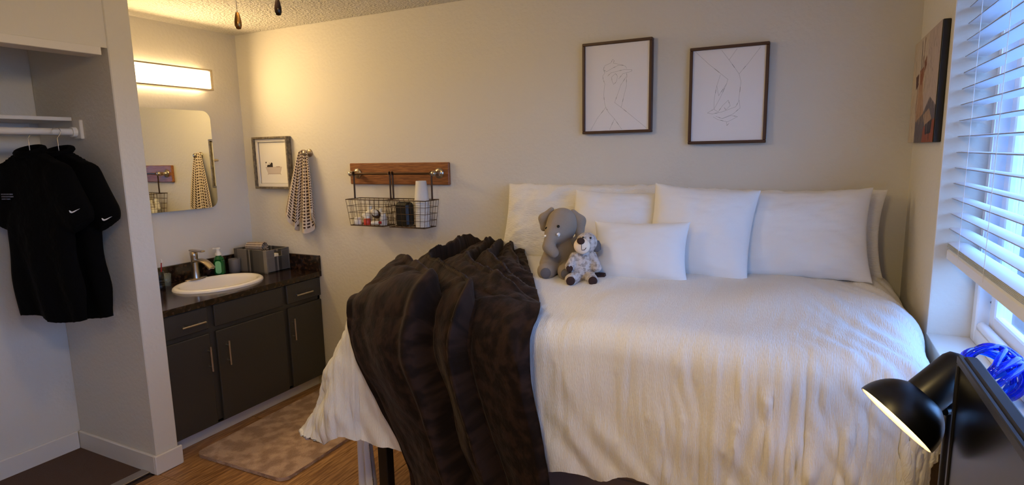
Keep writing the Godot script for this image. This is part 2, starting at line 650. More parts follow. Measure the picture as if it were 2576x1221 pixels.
func _ready() -> void:
	# camera
	var cam := Camera3D.new()
	cam.name = "camera"
	add_child(cam)
	cam.position = Vector3(3.4968, 1.556, 2.8518)
	cam.rotation = Vector3(deg_to_rad(-8.749), deg_to_rad(26.799), deg_to_rad(-1.124))
	cam.fov = 44.83
	cam.near = 0.05
	cam.current = true
	# sky and exposure
	var sky := ProceduralSkyMaterial.new()
	sky.sky_top_color = Color(0.44, 0.665, 1.0)
	sky.sky_horizon_color = Color(0.48, 0.70, 1.0)
	sky.ground_bottom_color = Color(0.24, 0.34, 0.46)
	sky.ground_horizon_color = Color(0.34, 0.46, 0.62)
	sky.sky_energy_multiplier = 1.0
	var we := WorldEnvironment.new()
	we.name = "world_environment"
	var env := Environment.new()
	env.background_mode = Environment.BG_SKY
	env.sky = Sky.new()
	env.sky.sky_material = sky
	env.background_energy_multiplier = 13.0
	env.tonemap_mode = Environment.TONE_MAPPER_LINEAR
	env.tonemap_exposure = 1.0
	env.sdfgi_enabled = true
	env.ssao_enabled = true
	env.ssil_enabled = true
	we.environment = env
	add_child(we)

	make_materials()
	fn.noise_type = FastNoiseLite.TYPE_SIMPLEX_SMOOTH
	fn.frequency = 1.0
	fn.fractal_type = FastNoiseLite.FRACTAL_NONE
	build_room()
	build_window()
	build_closet()
	build_vanity()
	build_wall_things()
	build_bed()
	build_pillows()
	build_toys()
	build_throw()
	build_desk()
	build_ceiling_things()
	build_outside()

func area_light(called: String, at: Vector3, to: Vector3, size: Vector2, c: Color, e: float, parent: Node) -> void:
	var l := AreaLight3D.new()
	l.name = called
	parent.add_child(l)
	l.area_size = size
	l.light_color = c
	l.light_energy = e
	l.shadow_enabled = true
	l.position = at
	l.look_at_from_position(parent.global_transform * at, parent.global_transform * at + to, Vector3.UP if absf(to.y) < 0.9 else Vector3.RIGHT)

func build_room() -> void:
	var wp: Material = M.wall_paint
	# floor slab with planks laid along the room
	var fl := struct("floor", lh(Vector3(-0.12, -0.15, -0.12), Vector3(XR + 0.2, -0.012, DEPTH + 0.12)), M.closet_carpet)
	var w := 0.18
	var k := 0
	var kinds := ["plank_a", "plank_b", "plank_c"]
	var cache := {}
	var x := 0.66
	while x < XR:
		var x1 := minf(x + w, XR)
		var z := -fmod(k * 0.47, 1.22)
		while z < DEPTH:
			var z0 := maxf(z, 0.0)
			var z1 := minf(z + 1.22, DEPTH)
			if z1 - z0 > 0.02:
				obj("plank", lh(Vector3(x + 0.0008, -0.012, z0 + 0.0008), Vector3(x1 - 0.0008, 0.0, z1 - 0.0008), 0.0012), M[kinds[(k * 2 + int(z * 3.0 + 9)) % 3]], fl)
			z += 1.22
		x += w
		k += 1
	for i in 2:
		obj("plank", lh(Vector3(0.0, -0.012, i * 0.56), Vector3(0.66, 0.0, i * 0.56 + 0.555), 0.001), M[kinds[i]], fl)
	struct("ceiling", lh(Vector3(-0.12, CEIL, -0.12), Vector3(XR + 0.2, CEIL + 0.15, DEPTH + 0.12)), M.ceiling_paint)
	struct("wall_back", lh(Vector3(-0.12, 0, -0.12), Vector3(XR + 0.2, CEIL, 0.0)), wp)
	struct("wall_left", lh(Vector3(-0.12, 0, 0.0), Vector3(0.0, CEIL, DEPTH)), wp)
	struct("wall_front", lh(Vector3(-0.12, 0, DEPTH), Vector3(XR + 0.2, CEIL, DEPTH + 0.12)), wp)
	# window wall: four boxes round the opening, one mesh
	var st := mb()
	bx(st, Vector3(XR + 0.1, CEIL / 2, WZ0 / 2), Vector3(0.2, CEIL, WZ0))
	bx(st, Vector3(XR + 0.1, CEIL / 2, (WZ1 + VZ0) / 2), Vector3(0.2, CEIL, VZ0 - WZ1))
	bx(st, Vector3(XR + 0.1, CEIL / 2, (VZ1 + DEPTH) / 2), Vector3(0.2, CEIL, DEPTH - VZ1))
	for o in [[WZ0, WZ1], [VZ0, VZ1]]:
		bx(st, Vector3(XR + 0.1, WY0 / 2, (o[0] + o[1]) / 2), Vector3(0.2, WY0, o[1] - o[0]))
		bx(st, Vector3(XR + 0.1, (WY1 + CEIL) / 2, (o[0] + o[1]) / 2), Vector3(0.2, CEIL - WY1, o[1] - o[0]))
	struct("wall_right", st, wp)
	# partition between vanity nook and closet
	struct("wall_partition", lh(Vector3(0.0, 0, 1.105), Vector3(0.67, CEIL, 1.218), 0.004), wp)
	# baseboards
	var tp: Material = M.trim_paint
	struct("baseboard_back", lh(Vector3(0.64, 0, 0.0), Vector3(XR, 0.10, 0.014), 0.004), tp)
	struct("baseboard_right", lh(Vector3(XR - 0.014, 0, 0.014), Vector3(XR, 0.10, DEPTH), 0.004), tp)
	st = mb()
	bx(st, Vector3(0.677, 0.05, 1.1615), Vector3(0.014, 0.10, 0.143), 0.004)
	bx(st, Vector3(0.34, 0.05, 1.2255), Vector3(0.66, 0.10, 0.015), 0.004)
	struct("baseboard_partition", st, tp)
	struct("baseboard_closet", lh(Vector3(0.0, 0, 1.233), Vector3(0.014, 0.10, 3.2), 0.004), tp)

func slider(called: String, a0: float, a1: float) -> void:
	# vinyl slider: outer frame, sashes, panes
	var vm: Material = M.white_vinyl
	var w := Node3D.new()
	w.name = called
	add_child(w)
	w.set_meta("kind", "structure")
	var fx0 := FX
	var fx1 := 4.055
	var st := mb()
	bx(st, Vector3((fx0 + fx1) / 2, (WY0 + WY1) / 2, a0 + 0.022), Vector3(fx1 - fx0, WY1 - WY0, 0.044), 0.004)
	bx(st, Vector3((fx0 + fx1) / 2, (WY0 + WY1) / 2, a1 - 0.022), Vector3(fx1 - fx0, WY1 - WY0, 0.044), 0.004)
	bx(st, Vector3((fx0 + fx1) / 2, WY0 + 0.022, (a0 + a1) / 2), Vector3(fx1 - fx0, 0.044, a1 - a0 - 0.088), 0.004)
	bx(st, Vector3((fx0 + fx1) / 2, WY1 - 0.022, (a0 + a1) / 2), Vector3(fx1 - fx0, 0.044, a1 - a0 - 0.088), 0.004)
	obj("window_frame", st, vm, w)
	# the round-edged track cover along the bottom
	obj("track_rail", tubes([Vector3(3.985, WY0 + 0.055, a0 + 0.05), Vector3(3.985, WY0 + 0.055, a1 - 0.05)], 0.014, 10), vm, w)
	obj("screw", lathes([Vector2(0.006, 0.0), Vector2(0.005, 0.002), Vector2(0.0, 0.003)], 10, Transform3D(Basis(Vector3.RIGHT, Vector3.BACK, Vector3.DOWN), Vector3(4.005, WY0 + 0.13, a0 + 0.045))), M.bronze_metal, w)
	var mid := (a0 + a1) / 2
	for s in [[a0 + 0.05, mid + 0.03, 4.012], [mid - 0.03, a1 - 0.05, 4.04]]:
		st = mb()
		var a: float = s[0]
		var b: float = s[1]
		var xx: float = s[2]
		var y0 := WY0 + 0.05
		var y1 := WY1 - 0.05
		bx(st, Vector3(xx, (y0 + y1) / 2, a + 0.025), Vector3(0.026, y1 - y0, 0.05), 0.004)
		bx(st, Vector3(xx, (y0 + y1) / 2, b - 0.025), Vector3(0.026, y1 - y0, 0.05), 0.004)
		bx(st, Vector3(xx, y0 + 0.025, (a + b) / 2), Vector3(0.026, 0.05, b - a - 0.1), 0.004)
		bx(st, Vector3(xx, y1 - 0.025, (a + b) / 2), Vector3(0.026, 0.05, b - a - 0.1), 0.004)
		var sash := obj("sash", st, vm, w)
		obj("pane", lh(Vector3(xx - 0.002, y0 + 0.05, a + 0.05), Vector3(xx + 0.002, y1 - 0.05, b - 0.05)), M.clear_glass, sash)

func build_window() -> void:
	slider("window_1", WZ0, WZ1)
	slider("window_2", VZ0, VZ1)
	struct("trim_5", lh(Vector3(XR - 0.004, WY0, VZ0 + 0.001), Vector3(FX, WY0 + 0.004, VZ1 - 0.001), 0.001), M.trim_paint)
	var fx0 := FX
	# sill board
	struct("trim_1", lh(Vector3(XR - 0.004, WY0, WZ0 + 0.001), Vector3(fx0, WY0 + 0.004, WZ1 - 0.001), 0.001), M.trim_paint)
	# corner bead strips at the sides of the opening
	struct("trim_2", lh(Vector3(XR - 0.003, WY0, WZ0 - 0.012), Vector3(XR + 0.001, WY1, WZ0 - 0.0005), 0.001), M.trim_paint)
	# blind
	var bl := thing("window_blind", "white horizontal slat blind half lowered over the window", "blind", Vector3(3.913, 0, (WZ0 + WZ1) / 2))
	var L := WZ1 - WZ0 - 0.022
	var sl := mb()
	# a slat slightly crowned
	var rows := []
	var uvs := []
	for i in 2:
		var r := PackedVector3Array()
		var u := PackedVector2Array()
		for j in 7:
			var t := j / 6.0 * 2.0 - 1.0
			r.append(Vector3(t * 0.025, 0.003 * (1 - t * t), (i - 0.5) * L))
			u.append(Vector2(t, i))
		rows.append(r)
		uvs.append(u)
	var slat := sheet(rows, uvs, 0.0028)
	var y := 1.297
	var n := 0
	while y < WY1 - 0.06:
		var o := obj("slat", slat, M.slat_white, bl)
		o.position = Vector3(0, y, 0)
		o.rotation.z = -0.06
		y += 0.0462
		n += 1
	for k in 5:
		var o := obj("slat", slat, M.slat_white, bl)
		o.position = Vector3(0, 1.2395 + k * 0.0034, 0)
	obj("bottom_rail", box(Vector3(0, 1.219, 0), Vector3(0.052, 0.036, L), 0.006), M.slat_white, bl)
	obj("head_rail", box(Vector3(0, WY1 - 0.027, 0), Vector3(0.055, 0.05, L), 0.004), M.slat_white, bl)
	for cz in [-0.70, -0.42, 0.10, 0.62]:
		for cx in [-0.0262, 0.0262]:
			obj("ladder_cord", tubes([Vector3(cx, 1.22, cz), Vector3(cx, WY1 - 0.03, cz)], 0.0009, 5), M.slat_white, bl)

func build_closet() -> void:
	var wp: Material = M.wall_paint
	# header over the opening, its fascia and the end wall
	struct("wall_closet_header", lh(Vector3(0.555, 2.05, 1.218), Vector3(0.664, CEIL, 3.2)), wp)
	struct("wall_closet_end", lh(Vector3(0.0, 0, 3.2), Vector3(0.67, CEIL, 3.3)), wp)
	struct("trim_3", lh(Vector3(0.56, 2.016, 1.246), Vector3(0.668, 2.052, 3.2), 0.002), M.trim_paint)
	# dark closet carpet and the metal floor track of the missing doors
	struct("floor_closet", lh(Vector3(0.0, -0.012, 1.218), Vector3(0.61, 0.004, 3.2)), M.closet_carpet)
	struct("trim_4", lh(Vector3(0.57, 0.004, 1.234), Vector3(0.63, 0.012, 3.2), 0.002), M.satin_steel)
	var sh := thing("closet_shelf", "white painted closet shelf above the hanging rod", "shelf", Vector3(0, 0, 0))
	obj("board", lh(Vector3(0.0, 1.744, 1.219), Vector3(0.315, 1.762, 3.19), 0.002), M.trim_paint, sh)
	obj("wall_cleat", lh(Vector3(0.0, 1.70, 1.26), Vector3(0.018, 1.744, 3.18), 0.002), M.trim_paint, sh)
	var rod := thing("closet_rod", "white closet rod with two hangers, end block on the wall", "rod", Vector3(0.36, 1.69, 1.218))
	obj("pole", tubes([Vector3(0, 0, 0.018), Vector3(0, 0, 1.98)], 0.0165, 16), M.trim_paint, rod)
	obj("socket", tubes([Vector3(0, 0, 0.014), Vector3(0, 0, 0.035)], 0.024, 16), M.white_plastic, rod)
	obj("end_block", box(Vector3(0.012, 0.012, 0.008), Vector3(0.062, 0.09, 0.016), 0.003), M.trim_paint, rod)
	# two polo shirts on wire hangers
	var specs := [
		[Vector3(0.36, 1.615, 1.430), 0.12, "black polo shirt with small grey chest embroidery, hanging farther from the partition wall", true],
		[Vector3(0.392, 1.612, 1.330), 0.10, "black polo shirt hanging beside the partition wall, white tick emblem near sleeve cuff", false]]
	var body := nets(shirt_sdf, Vector3(-0.37, -0.84, -0.085), Vector3(0.37, 0.03, 0.085), 0.0085)
	for s in specs:
		var at: Vector3 = s[0]
		var sh2 := thing("polo_shirt", s[2], "shirt", at, s[1], "polo shirts in the closet")
		obj("garment", body, M.shirt_black, sh2)
		# collar
		var cs := mb()
		var pts := []
		for k in 17:
			var a := TAU * k / 17.0
			pts.append(Vector3(cos(a) * 0.068, -0.012 - 0.016 * sin(a), sin(a) * 0.04))
		tube(cs, pts, 0.014, 7, true)
		obj("collar", cs, M.shirt_black, sh2)
		# sleeve emblem: a slim tick
		var tick := PackedVector2Array([Vector2(-0.018, 0.003), Vector2(-0.0155, -0.006), Vector2(-0.010, -0.0085), Vector2(-0.003, -0.006), Vector2(0.020, 0.010), Vector2(-0.004, -0.001), Vector2(-0.0115, -0.0025), Vector2(-0.0155, 0.0005)])
		var ts := mb()
		prism(ts, tick, 0.006, Transform3D(Basis(Vector3.UP, 0.35) * Basis.from_scale(Vector3(1.2, 1.0, 1.0)), Vector3(0.300 if s[3] else 0.318, -0.275 if s[3] else -0.315, 0.0405 if s[3] else 0.036)))
		var em := obj("sleeve_emblem", ts, M.thread_white, sh2)
		em.set_meta("label", "small white tick emblem on the sleeve")
		if s[3]:
			var es := mb()
			rng.seed = 3
			for r in 3:
				var ex := -0.165
				while ex < -0.105 + (0.0 if r < 2 else -0.02):
					var l := rng.randf_range(0.004, 0.010)
					bx(es, Vector3(ex + l / 2, -0.205 - r * 0.011, 0.040), Vector3(l, 0.005, 0.012))
					ex += l + 0.004
			var eo := obj("chest_embroidery", es, M.thread_grey, sh2)
			eo.set_meta("label", "small faded grey embroidered lettering on the chest")
		var hg := thing("wire_hanger", "thin wire hanger holding the polo shirt %s" % ("farther from the partition wall" if s[3] else "beside the partition wall"), "hanger", at, s[1], "hangers on the closet rod")
		var hp := []
		var dy: float = 1.69 - at.y
		for k in 10:
			var a := -0.5 + k / 9.0 * (PI + 0.9)
			hp.append(Vector3(0.0, dy + sin(a) * 0.019, cos(a) * 0.019))
		hp.append(Vector3(0, dy - 0.03, 0.0))
		hp.append(Vector3(0, -0.01, 0.0))
		obj("hook", tubes(hp, 0.0017, 6), M.satin_steel, hg)
		obj("shoulder_wire", tubes([Vector3(0, -0.01, 0), Vector3(-0.19, -0.105, 0), Vector3(0.19, -0.105, 0), Vector3(0, -0.01, 0)], 0.0017, 6), M.satin_steel, hg)

func shirt_sdf(p: Vector3) -> float:
	var yy := -p.y
	# torso: a flattened, slightly rippled bag
	var hw := 0.205 + 0.035 * ss(0.3, 0.75, yy) + 0.006 * sin(yy * 22.0)
	var ripple := 0.012 * sin(p.x * 34.0 + 2.0 * sin(yy * 4.0)) * ss(0.15, 0.7, yy)
	var hd := 0.030 + 0.010 * ss(0.1, 0.4, yy)
	var q := Vector3(p.x / hw, 0, (p.z - ripple) / hd)
	var e := pow(pow(absf(q.x), 3.0) + pow(absf(q.z), 2.2), 1.0 / 2.5)
	var torso := (e - 1.0) * hd * 0.85
	var hem := yy - (0.785 + 0.012 * sin(p.x * 16.0))
	# shoulder slope
	var top := (0.015 + 0.42 * maxf(absf(p.x) - 0.05, 0.0)) - yy
	torso = maxf(torso, maxf(hem, top * 0.9))
	# sleeves
	var ax := absf(p.x)
	var pp := Vector3(ax, p.y, p.z * 1.85)
	var sl := cap(pp, Vector3(0.175, -0.15, 0), Vector3(0.262, -0.29, 0.0), 0.082, 0.080)
	var cut := (Vector3(ax, p.y, 0) - Vector3(0.275, -0.345, 0)).dot(Vector3(0.45, -0.89, 0).normalized())
	sl = maxf(sl, cut) * 0.6
	return smin(torso, sl, 0.02)

func build_vanity() -> void:
	var cm: Material = M.cabinet_charcoal
	var fx := 0.605     # face frame plane
	var v := thing("vanity_cabinet", "charcoal painted bathroom vanity cabinet with steel bar handles", "cabinet", Vector3.ZERO)
	var st := mb()
	bx(st, Vector3(fx / 2 + 0.006, 0.425, 0.0125), Vector3(fx - 0.012, 0.68, 0.018))
	bx(st, Vector3(fx / 2 + 0.006, 0.425, 1.094), Vector3(fx - 0.012, 0.68, 0.018))
	bx(st, Vector3(fx / 2 + 0.006, 0.094, 0.5525), Vector3(fx - 0.012, 0.018, 1.065))
	bx(st, Vector3(0.012, 0.425, 0.5525), Vector3(0.012, 0.68, 1.065))
	bx(st, Vector3(fx - 0.009, 0.43, 0.5525), Vector3(0.018, 0.68, 1.098))
	obj("body", st, cm, v)
	obj("toe_kick", lh(Vector3(0.53, 0.0, 0.002), Vector3(0.545, 0.086, 1.103)), M.trim_paint, v)
	# fronts: [z0, z1, y0, y1, kind, handle]
	var fronts := [
		[0.835, 1.100, 0.638, 0.762, "drawer", "h"], [0.325, 0.795, 0.638, 0.762, "false_front", ""], [0.006, 0.290, 0.638, 0.762, "drawer", "h"],
		[0.835, 1.100, 0.092, 0.612, "door", "r"], [0.325, 0.795, 0.092, 0.612, "door", "l"], [0.006, 0.290, 0.092, 0.612, "door", "l"]]
	for f in fronts:
		var o := obj(f[4], lh(Vector3(fx, f[2], f[0]), Vector3(fx + 0.019, f[3], f[1]), 0.004), cm, v)
		var hs := mb()
		var hx := fx + 0.019
		if f[5] == "h":
			var zc: float = 0.935 if f[0] > 0.5 else 0.168
			tube(hs, [Vector3(hx + 0.026, 0.687, zc - 0.068), Vector3(hx + 0.026, 0.687, zc + 0.068)], 0.0052, 10)
			for d in [-0.045, 0.045]:
				tube(hs, [Vector3(hx - 0.001, 0.687, zc + d), Vector3(hx + 0.026, 0.687, zc + d)], 0.0045, 8)
		elif f[5] != "":
			var zc: float = {0.835: 0.856, 0.325: 0.742, 0.006: 0.268}[f[0]]
			tube(hs, [Vector3(hx + 0.026, 0.405, zc), Vector3(hx + 0.026, 0.546, zc)], 0.0052, 10)
			for d in [0.432, 0.520]:
				tube(hs, [Vector3(hx - 0.001, d, zc), Vector3(hx + 0.026, d, zc)], 0.0045, 8)
		if f[5] != "":
			var h := obj("handle", hs, M.satin_steel, o)
			h.set_meta("label", "slim satin steel bar handle")
	# worktop with an oval cut out for the basin
	var ct := thing("vanity_countertop", "dark brown glossy laminate countertop with backsplash", "countertop", Vector3.ZERO)
	var C := Vector2(0.335, 0.535)
	var ex := 0.175
	var ez := 0.235
	st = mb()
	var x0 := 0.0
	var x1 := 0.634
	var z0 := 0.0
	var z1 := 1.104
	var ring := []
	var outer := []
	var n := 64
	for k in n:
		var a := TAU * k / n
		var d := Vector2(cos(a), sin(a))
		ring.append(C + Vector2(d.x * ex, d.y * ez))
		var tx := ((x1 if d.x > 0 else x0) - C.x) / d.x if absf(d.x) > 1e-6 else 1e9
		var tz := ((z1 if d.y > 0 else z0) - C.y) / d.y if absf(d.y) > 1e-6 else 1e9
		outer.append(C + d * minf(tx, tz))
	for c in [Vector2(x0, z0), Vector2(x1, z0), Vector2(x1, z1), Vector2(x0, z1)]:
		var best := 0
		for k in n:
			if outer[k].distance_to(c) < outer[best].distance_to(c):
				best = k
		outer[best] = c
	for k in n:
		var k2 := (k + 1) % n
		for yy in [0.80, 0.766]:
			var up := Vector3.UP if yy > 0.79 else Vector3.DOWN
			face(st, [Vector3(ring[k].x, yy, ring[k].y), Vector3(outer[k].x, yy, outer[k].y), Vector3(outer[k2].x, yy, outer[k2].y), Vector3(ring[k2].x, yy, ring[k2].y)], up)
		face(st, [Vector3(outer[k].x, 0.80, outer[k].y), Vector3(outer[k2].x, 0.80, outer[k2].y), Vector3(outer[k2].x, 0.766, outer[k2].y), Vector3(outer[k].x, 0.766, outer[k].y)], Vector3(outer[k].x - C.x, 0, outer[k].y - C.y))
		face(st, [Vector3(ring[k].x, 0.80, ring[k].y), Vector3(ring[k2].x, 0.80, ring[k2].y), Vector3(ring[k2].x, 0.766, ring[k2].y), Vector3(ring[k].x, 0.766, ring[k].y)], Vector3(C.x - ring[k].x, 0, C.y - ring[k].y))
	obj("worktop", st, M.counter_laminate, ct)
	obj("backsplash", lh(Vector3(0.0, 0.80, 0.019), Vector3(0.019, 0.905, 1.104), 0.003), M.counter_laminate, ct)
	obj("side_splash", lh(Vector3(0.0, 0.80, 0.0), Vector3(0.636, 0.905, 0.019), 0.003), M.counter_laminate, ct)
	# basin
	var sk := thing("wash_basin", "white oval drop-in porcelain basin set into dark countertop", "sink", Vector3(C.x, 0.80, C.y))
	var prof := [Vector2(0.0, -0.13), Vector2(0.30, -0.128), Vector2(0.55, -0.115), Vector2(0.72, -0.085), Vector2(0.80, -0.045), Vector2(0.845, -0.005), Vector2(0.87, 0.010), Vector2(0.92, 0.017), Vector2(0.98, 0.016), Vector2(1.02, 0.010), Vector2(1.03, 0.0)]
	var pr := []
	for q in prof:
		pr.append(Vector2(q.x, q.y))
	pr.reverse()
	obj("bowl", lathes(pr, 56, Transform3D.IDENTITY, 0.205, 0.262), M.porcelain, sk)
	obj("drain", lathes([Vector2(0.022, -0.128), Vector2(0.02, -0.124), Vector2(0.0, -0.124)], 20), M.chrome, sk)
	# faucet
	var fa := thing("faucet", "brushed nickel single lever faucet with flat arched spout", "faucet", Vector3(0.135, 0.816, 0.545), 0.12)
	st = mb()
	lathe(st, [Vector2(1.0, 0.0), Vector2(0.98, 0.005), Vector2(0.9, 0.007), Vector2(0.0, 0.007)], 32, Transform3D.IDENTITY, 0.03, 0.08)
	obj("base_plate", st, M.brushed_nickel, fa)
	obj("column", lathes([Vector2(0.026, 0.004), Vector2(0.0235, 0.012), Vector2(0.021, 0.06), Vector2(0.0205, 0.12), Vector2(0.022, 0.148), Vector2(0.022, 0.170), Vector2(0.0, 0.172)], 24), M.brushed_nickel, fa)
	# spout: a flat band that arches forward
	var rows := []
	var uv := []
	for i in 12:
		var t := i / 11.0
		var r := PackedVector3Array()
		var u := PackedVector2Array()
		for j in 7:
			var s := j / 6.0 * 2.0 - 1.0
			r.append(Vector3(0.010 + 0.125 * t, 0.112 + 0.018 * sin(t * 2.4) - 0.052 * t * t + 0.004 * (1 - s * s), s * 0.021))
			u.append(Vector2(s, t))
		rows.append(r)
		uv.append(u)
	obj("spout", sheet(rows, uv, 0.016), M.brushed_nickel, fa)
	obj("lever", box(Vector3(0.028, 0.178, 0.0), Vector3(0.105, 0.009, 0.03), 0.003, Basis(Vector3.BACK, -0.04)), M.brushed_nickel, fa)
	# soap bottle
	var sb := thing("soap_bottle", "green foaming soap bottle with white pump and pale green label", "bottle", Vector3(0.105, 0.80, 0.355), 0.55)
	st = mb()
	bx(st, Vector3(0, 0.055, 0), Vector3(0.062, 0.108, 0.048), 0.012)
	lathe(st, [Vector2(0.030, 0.105), Vector2(0.026, 0.118), Vector2(0.017, 0.126), Vector2(0.017, 0.134)], 20)
	obj("bottle_body", st, M.green_soap, sb)
	st = mb()
	prism(st, rounded_rect(0.036, 0.082, 0.016), 0.0016, Transform3D(Basis.IDENTITY, Vector3(0.002, 0.056, 0.0246)))
	var lb := obj("bottle_label", st, M.label_green, sb)
	lb.set_meta("label", "pale green rounded label")
	st = mb()
	lathe(st, [Vector2(0.019, 0.132), Vector2(0.019, 0.146), Vector2(0.013, 0.150), Vector2(0.011, 0.168), Vector2(0.015, 0.172), Vector2(0.015, 0.180), Vector2(0.0, 0.182)], 20)
	bx(st, Vector3(-0.018, 0.175, 0), Vector3(0.03, 0.010, 0.012), 0.003)
	obj("pump", st, M.white_plastic, sb)
	# tumbler
	var tu := thing("tumbler", "grey stoneware tumbler beside the green soap bottle", "cup", Vector3(0.105, 0.80, 0.243))
	obj("cup_wall", lathes([Vector2(0.0, 0.0), Vector2(0.034, 0.0), Vector2(0.0365, 0.004), Vector2(0.0365, 0.088), Vector2(0.035, 0.0905), Vector2(0.033, 0.088), Vector2(0.032, 0.01), Vector2(0.0, 0.008)], 28), M.grey_stoneware, tu)
	# toothbrush stand and its brushes, partly behind the partition
	var th := thing("toothbrush_holder", "black ridged toothbrush holder at the counter end by the partition", "holder", Vector3(0.13, 0.80, 0.775))
	st = mb()
	lathe(st, [Vector2(0.0, 0.0), Vector2(0.030, 0.0), Vector2(0.030, 0.024), Vector2(0.026, 0.030), Vector2(0.030, 0.036), Vector2(0.026, 0.044), Vector2(0.030, 0.052), Vector2(0.026, 0.060), Vector2(0.030, 0.068), Vector2(0.030, 0.105), Vector2(0.027, 0.105), Vector2(0.027, 0.012), Vector2(0.0, 0.01)], 24)
	obj("holder_body", st, M.dark_plastic, th)
	for k in 2:
		var tb := thing("toothbrush", "red toothbrush standing in the black holder" if k == 0 else "slim toothbrush with brown handle in the black holder", "toothbrush", Vector3(0.13 + 0.006 * k, 0.813, 0.765 + 0.022 * k))
		var c: Material = M.red_plastic if k == 0 else M.brown_plastic
		obj("grip", tubes([Vector3(0, 0, 0), Vector3(0.002, 0.08, -0.008 - 0.004 * k), Vector3(0.004, 0.145, -0.014 + 0.024 * k)], [0.004, 0.0045, 0.003], 8), c, tb)
		obj("bristle_head", box(Vector3(0.004, 0.152, -0.0145 + 0.0245 * k), Vector3(0.009, 0.022, 0.009), 0.002), M.white_plastic, tb)
	var gl := thing("drinking_glass", "small clear glass beside the black toothbrush holder", "glass", Vector3(0.085, 0.80, 0.705))
	obj("glass_wall", lathes([Vector2(0.0, 0.0), Vector2(0.026, 0.0), Vector2(0.031, 0.075), Vector2(0.029, 0.075), Vector2(0.0245, 0.006), Vector2(0.0, 0.006)], 24), M.tinted_glass, gl)
	# storage bin with handle holes
	var bn := thing("storage_bin", "grey streaked storage bin with cut-out handles in counter corner", "bin", Vector3(0.221, 0.80, 0.116), 0.0)
	st = mb()
	var bw := 0.155
	var bd := 0.095
	var bh := 0.152
	bx(st, Vector3(0, 0.004, 0), Vector3(bw * 2, 0.008, bd * 2))
	for s in [-1.0, 1.0]:
		bx(st, Vector3(0, bh / 2, s * (bd - 0.004)), Vector3(bw * 2, bh, 0.008), 0.002)
		# end walls with a slot
		bx(st, Vector3(s * (bw - 0.004), 0.052, 0), Vector3(0.008, 0.104, bd * 2 - 0.016), 0.001)
		bx(st, Vector3(s * (bw - 0.004), bh - 0.008, 0), Vector3(0.008, 0.016, bd * 2 - 0.016), 0.001)
		for e in [-1.0, 1.0]:
			bx(st, Vector3(s * (bw - 0.004), 0.120, e * (bd - 0.036)), Vector3(0.008, 0.032, 0.056), 0.001)
	obj("bin_wall", st, M.bin_streaks, bn)
	var wr := thing("tissue_roll", "white paper roll standing in the storage bin behind handle hole", "roll", Vector3(0.312, 0.81, 0.118))
	obj("paper", lathes([Vector2(0.018, 0.0), Vector2(0.046, 0.0), Vector2(0.046, 0.104), Vector2(0.018, 0.104), Vector2(0.018, 0.0)], 24), M.mat_board, wr)
	# checked wash cloths rolled in the bin
	for k in 2:
		var wc := thing("rolled_washcloth", "brown and cream checked washcloth, rolled, lying on top in the bin" if k == 0 else "brown and cream checked washcloth, rolled, tucked under another in the bin", "cloth", Vector3(0.185 - 0.03 * k, 0.936 + 0.024 * (1 - k), 0.125 - 0.03 * k), 0.25 + 0.2 * k)
		var R := 26
		rows = []
		uv = []
		for i in R:
			var t := i / (R - 1.0)
			var a := t * TAU * 1.9
			var rad := 0.014 + 0.028 * t
			var r := PackedVector3Array()
			var u := PackedVector2Array()
			for j in 9:
				var s := j / 8.0 * 2.0 - 1.0
				r.append(Vector3(s * 0.062 + 0.002 * sin(a * 2.0), sin(a) * rad * 0.8, cos(a) * rad))
				u.append(Vector2(s * 1.6, t * 5.0))
			rows.append(r)
			uv.append(u)
		obj("roll", sheet(rows, uv, 0.005), M.towel_check, wc)
	# bath mat
	var rg := thing("bath_rug", "taupe plush bath mat on the floor in front of the vanity", "rug", Vector3(0.985, 0.0, 0.53), 0.02)
	st = mb()
	prism(st, rounded_rect(0.64, 0.98, 0.05, 5), 0.018, Transform3D(Basis(Vector3.RIGHT, Vector3.BACK, Vector3.UP), Vector3(0, 0.011, 0)))
	obj("pile", st, M.rug_pile, rg)
	# mirror on pivots
	var mi := thing("vanity_mirror", "frameless rounded rectangular pivot mirror above the basin", "mirror", Vector3(0.042, 1.545, 0.53), -0.02)
	st = mb()
	prism(st, rounded_rect(0.50, 0.612, 0.055, 8), 0.006, Transform3D(Basis(Vector3(0, 0, -1), Vector3.UP, Vector3.RIGHT), Vector3.ZERO))
	obj("glass", st, M.mirror_silver, mi)
	for s in [-1.0, 1.0]:
		st = mb()
		tube(st, [Vector3(-0.04, -0.005, s * 0.267), Vector3(-0.002, -0.005, s * 0.267)], 0.009, 14)
		tube(st, [Vector3(-0.004, -0.005, s * 0.246), Vector3(-0.004, -0.005, s * 0.283)], 0.0075, 14)
		obj("pivot", st, M.brushed_nickel, mi)
	# vanity light
	var vl := thing("vanity_light", "long lit bar light in a metal frame above the mirror", "light", Vector3(0.0, 2.04, 0.62))
	var hz := 0.35
	st = mb()
	bx(st, Vector3(0.006, 0, 0), Vector3(0.012, 0.09, hz * 1.6), 0.002)
	for q in [-1.0, 1.0]:
		bx(st, Vector3(0.066, q * 0.059, 0), Vector3(0.072, 0.010, hz * 2), 0.002)
		bx(st, Vector3(0.066, 0, q * (hz - 0.009)), Vector3(0.072, 0.108, 0.018), 0.002)
	obj("frame", st, M.brushed_nickel, vl)
	var em := mat("lit_diffuser", Color(1, 0.97, 0.9), 0.5)
	em.emission_enabled = true
	em.emission = Color(1.0, 0.87, 0.66)
	em.emission_energy_multiplier = 15.0
	obj("diffuser", box(Vector3(0.055, 0, 0), Vector3(0.086, 0.106, hz * 2 - 0.04), 0.004), em, vl)
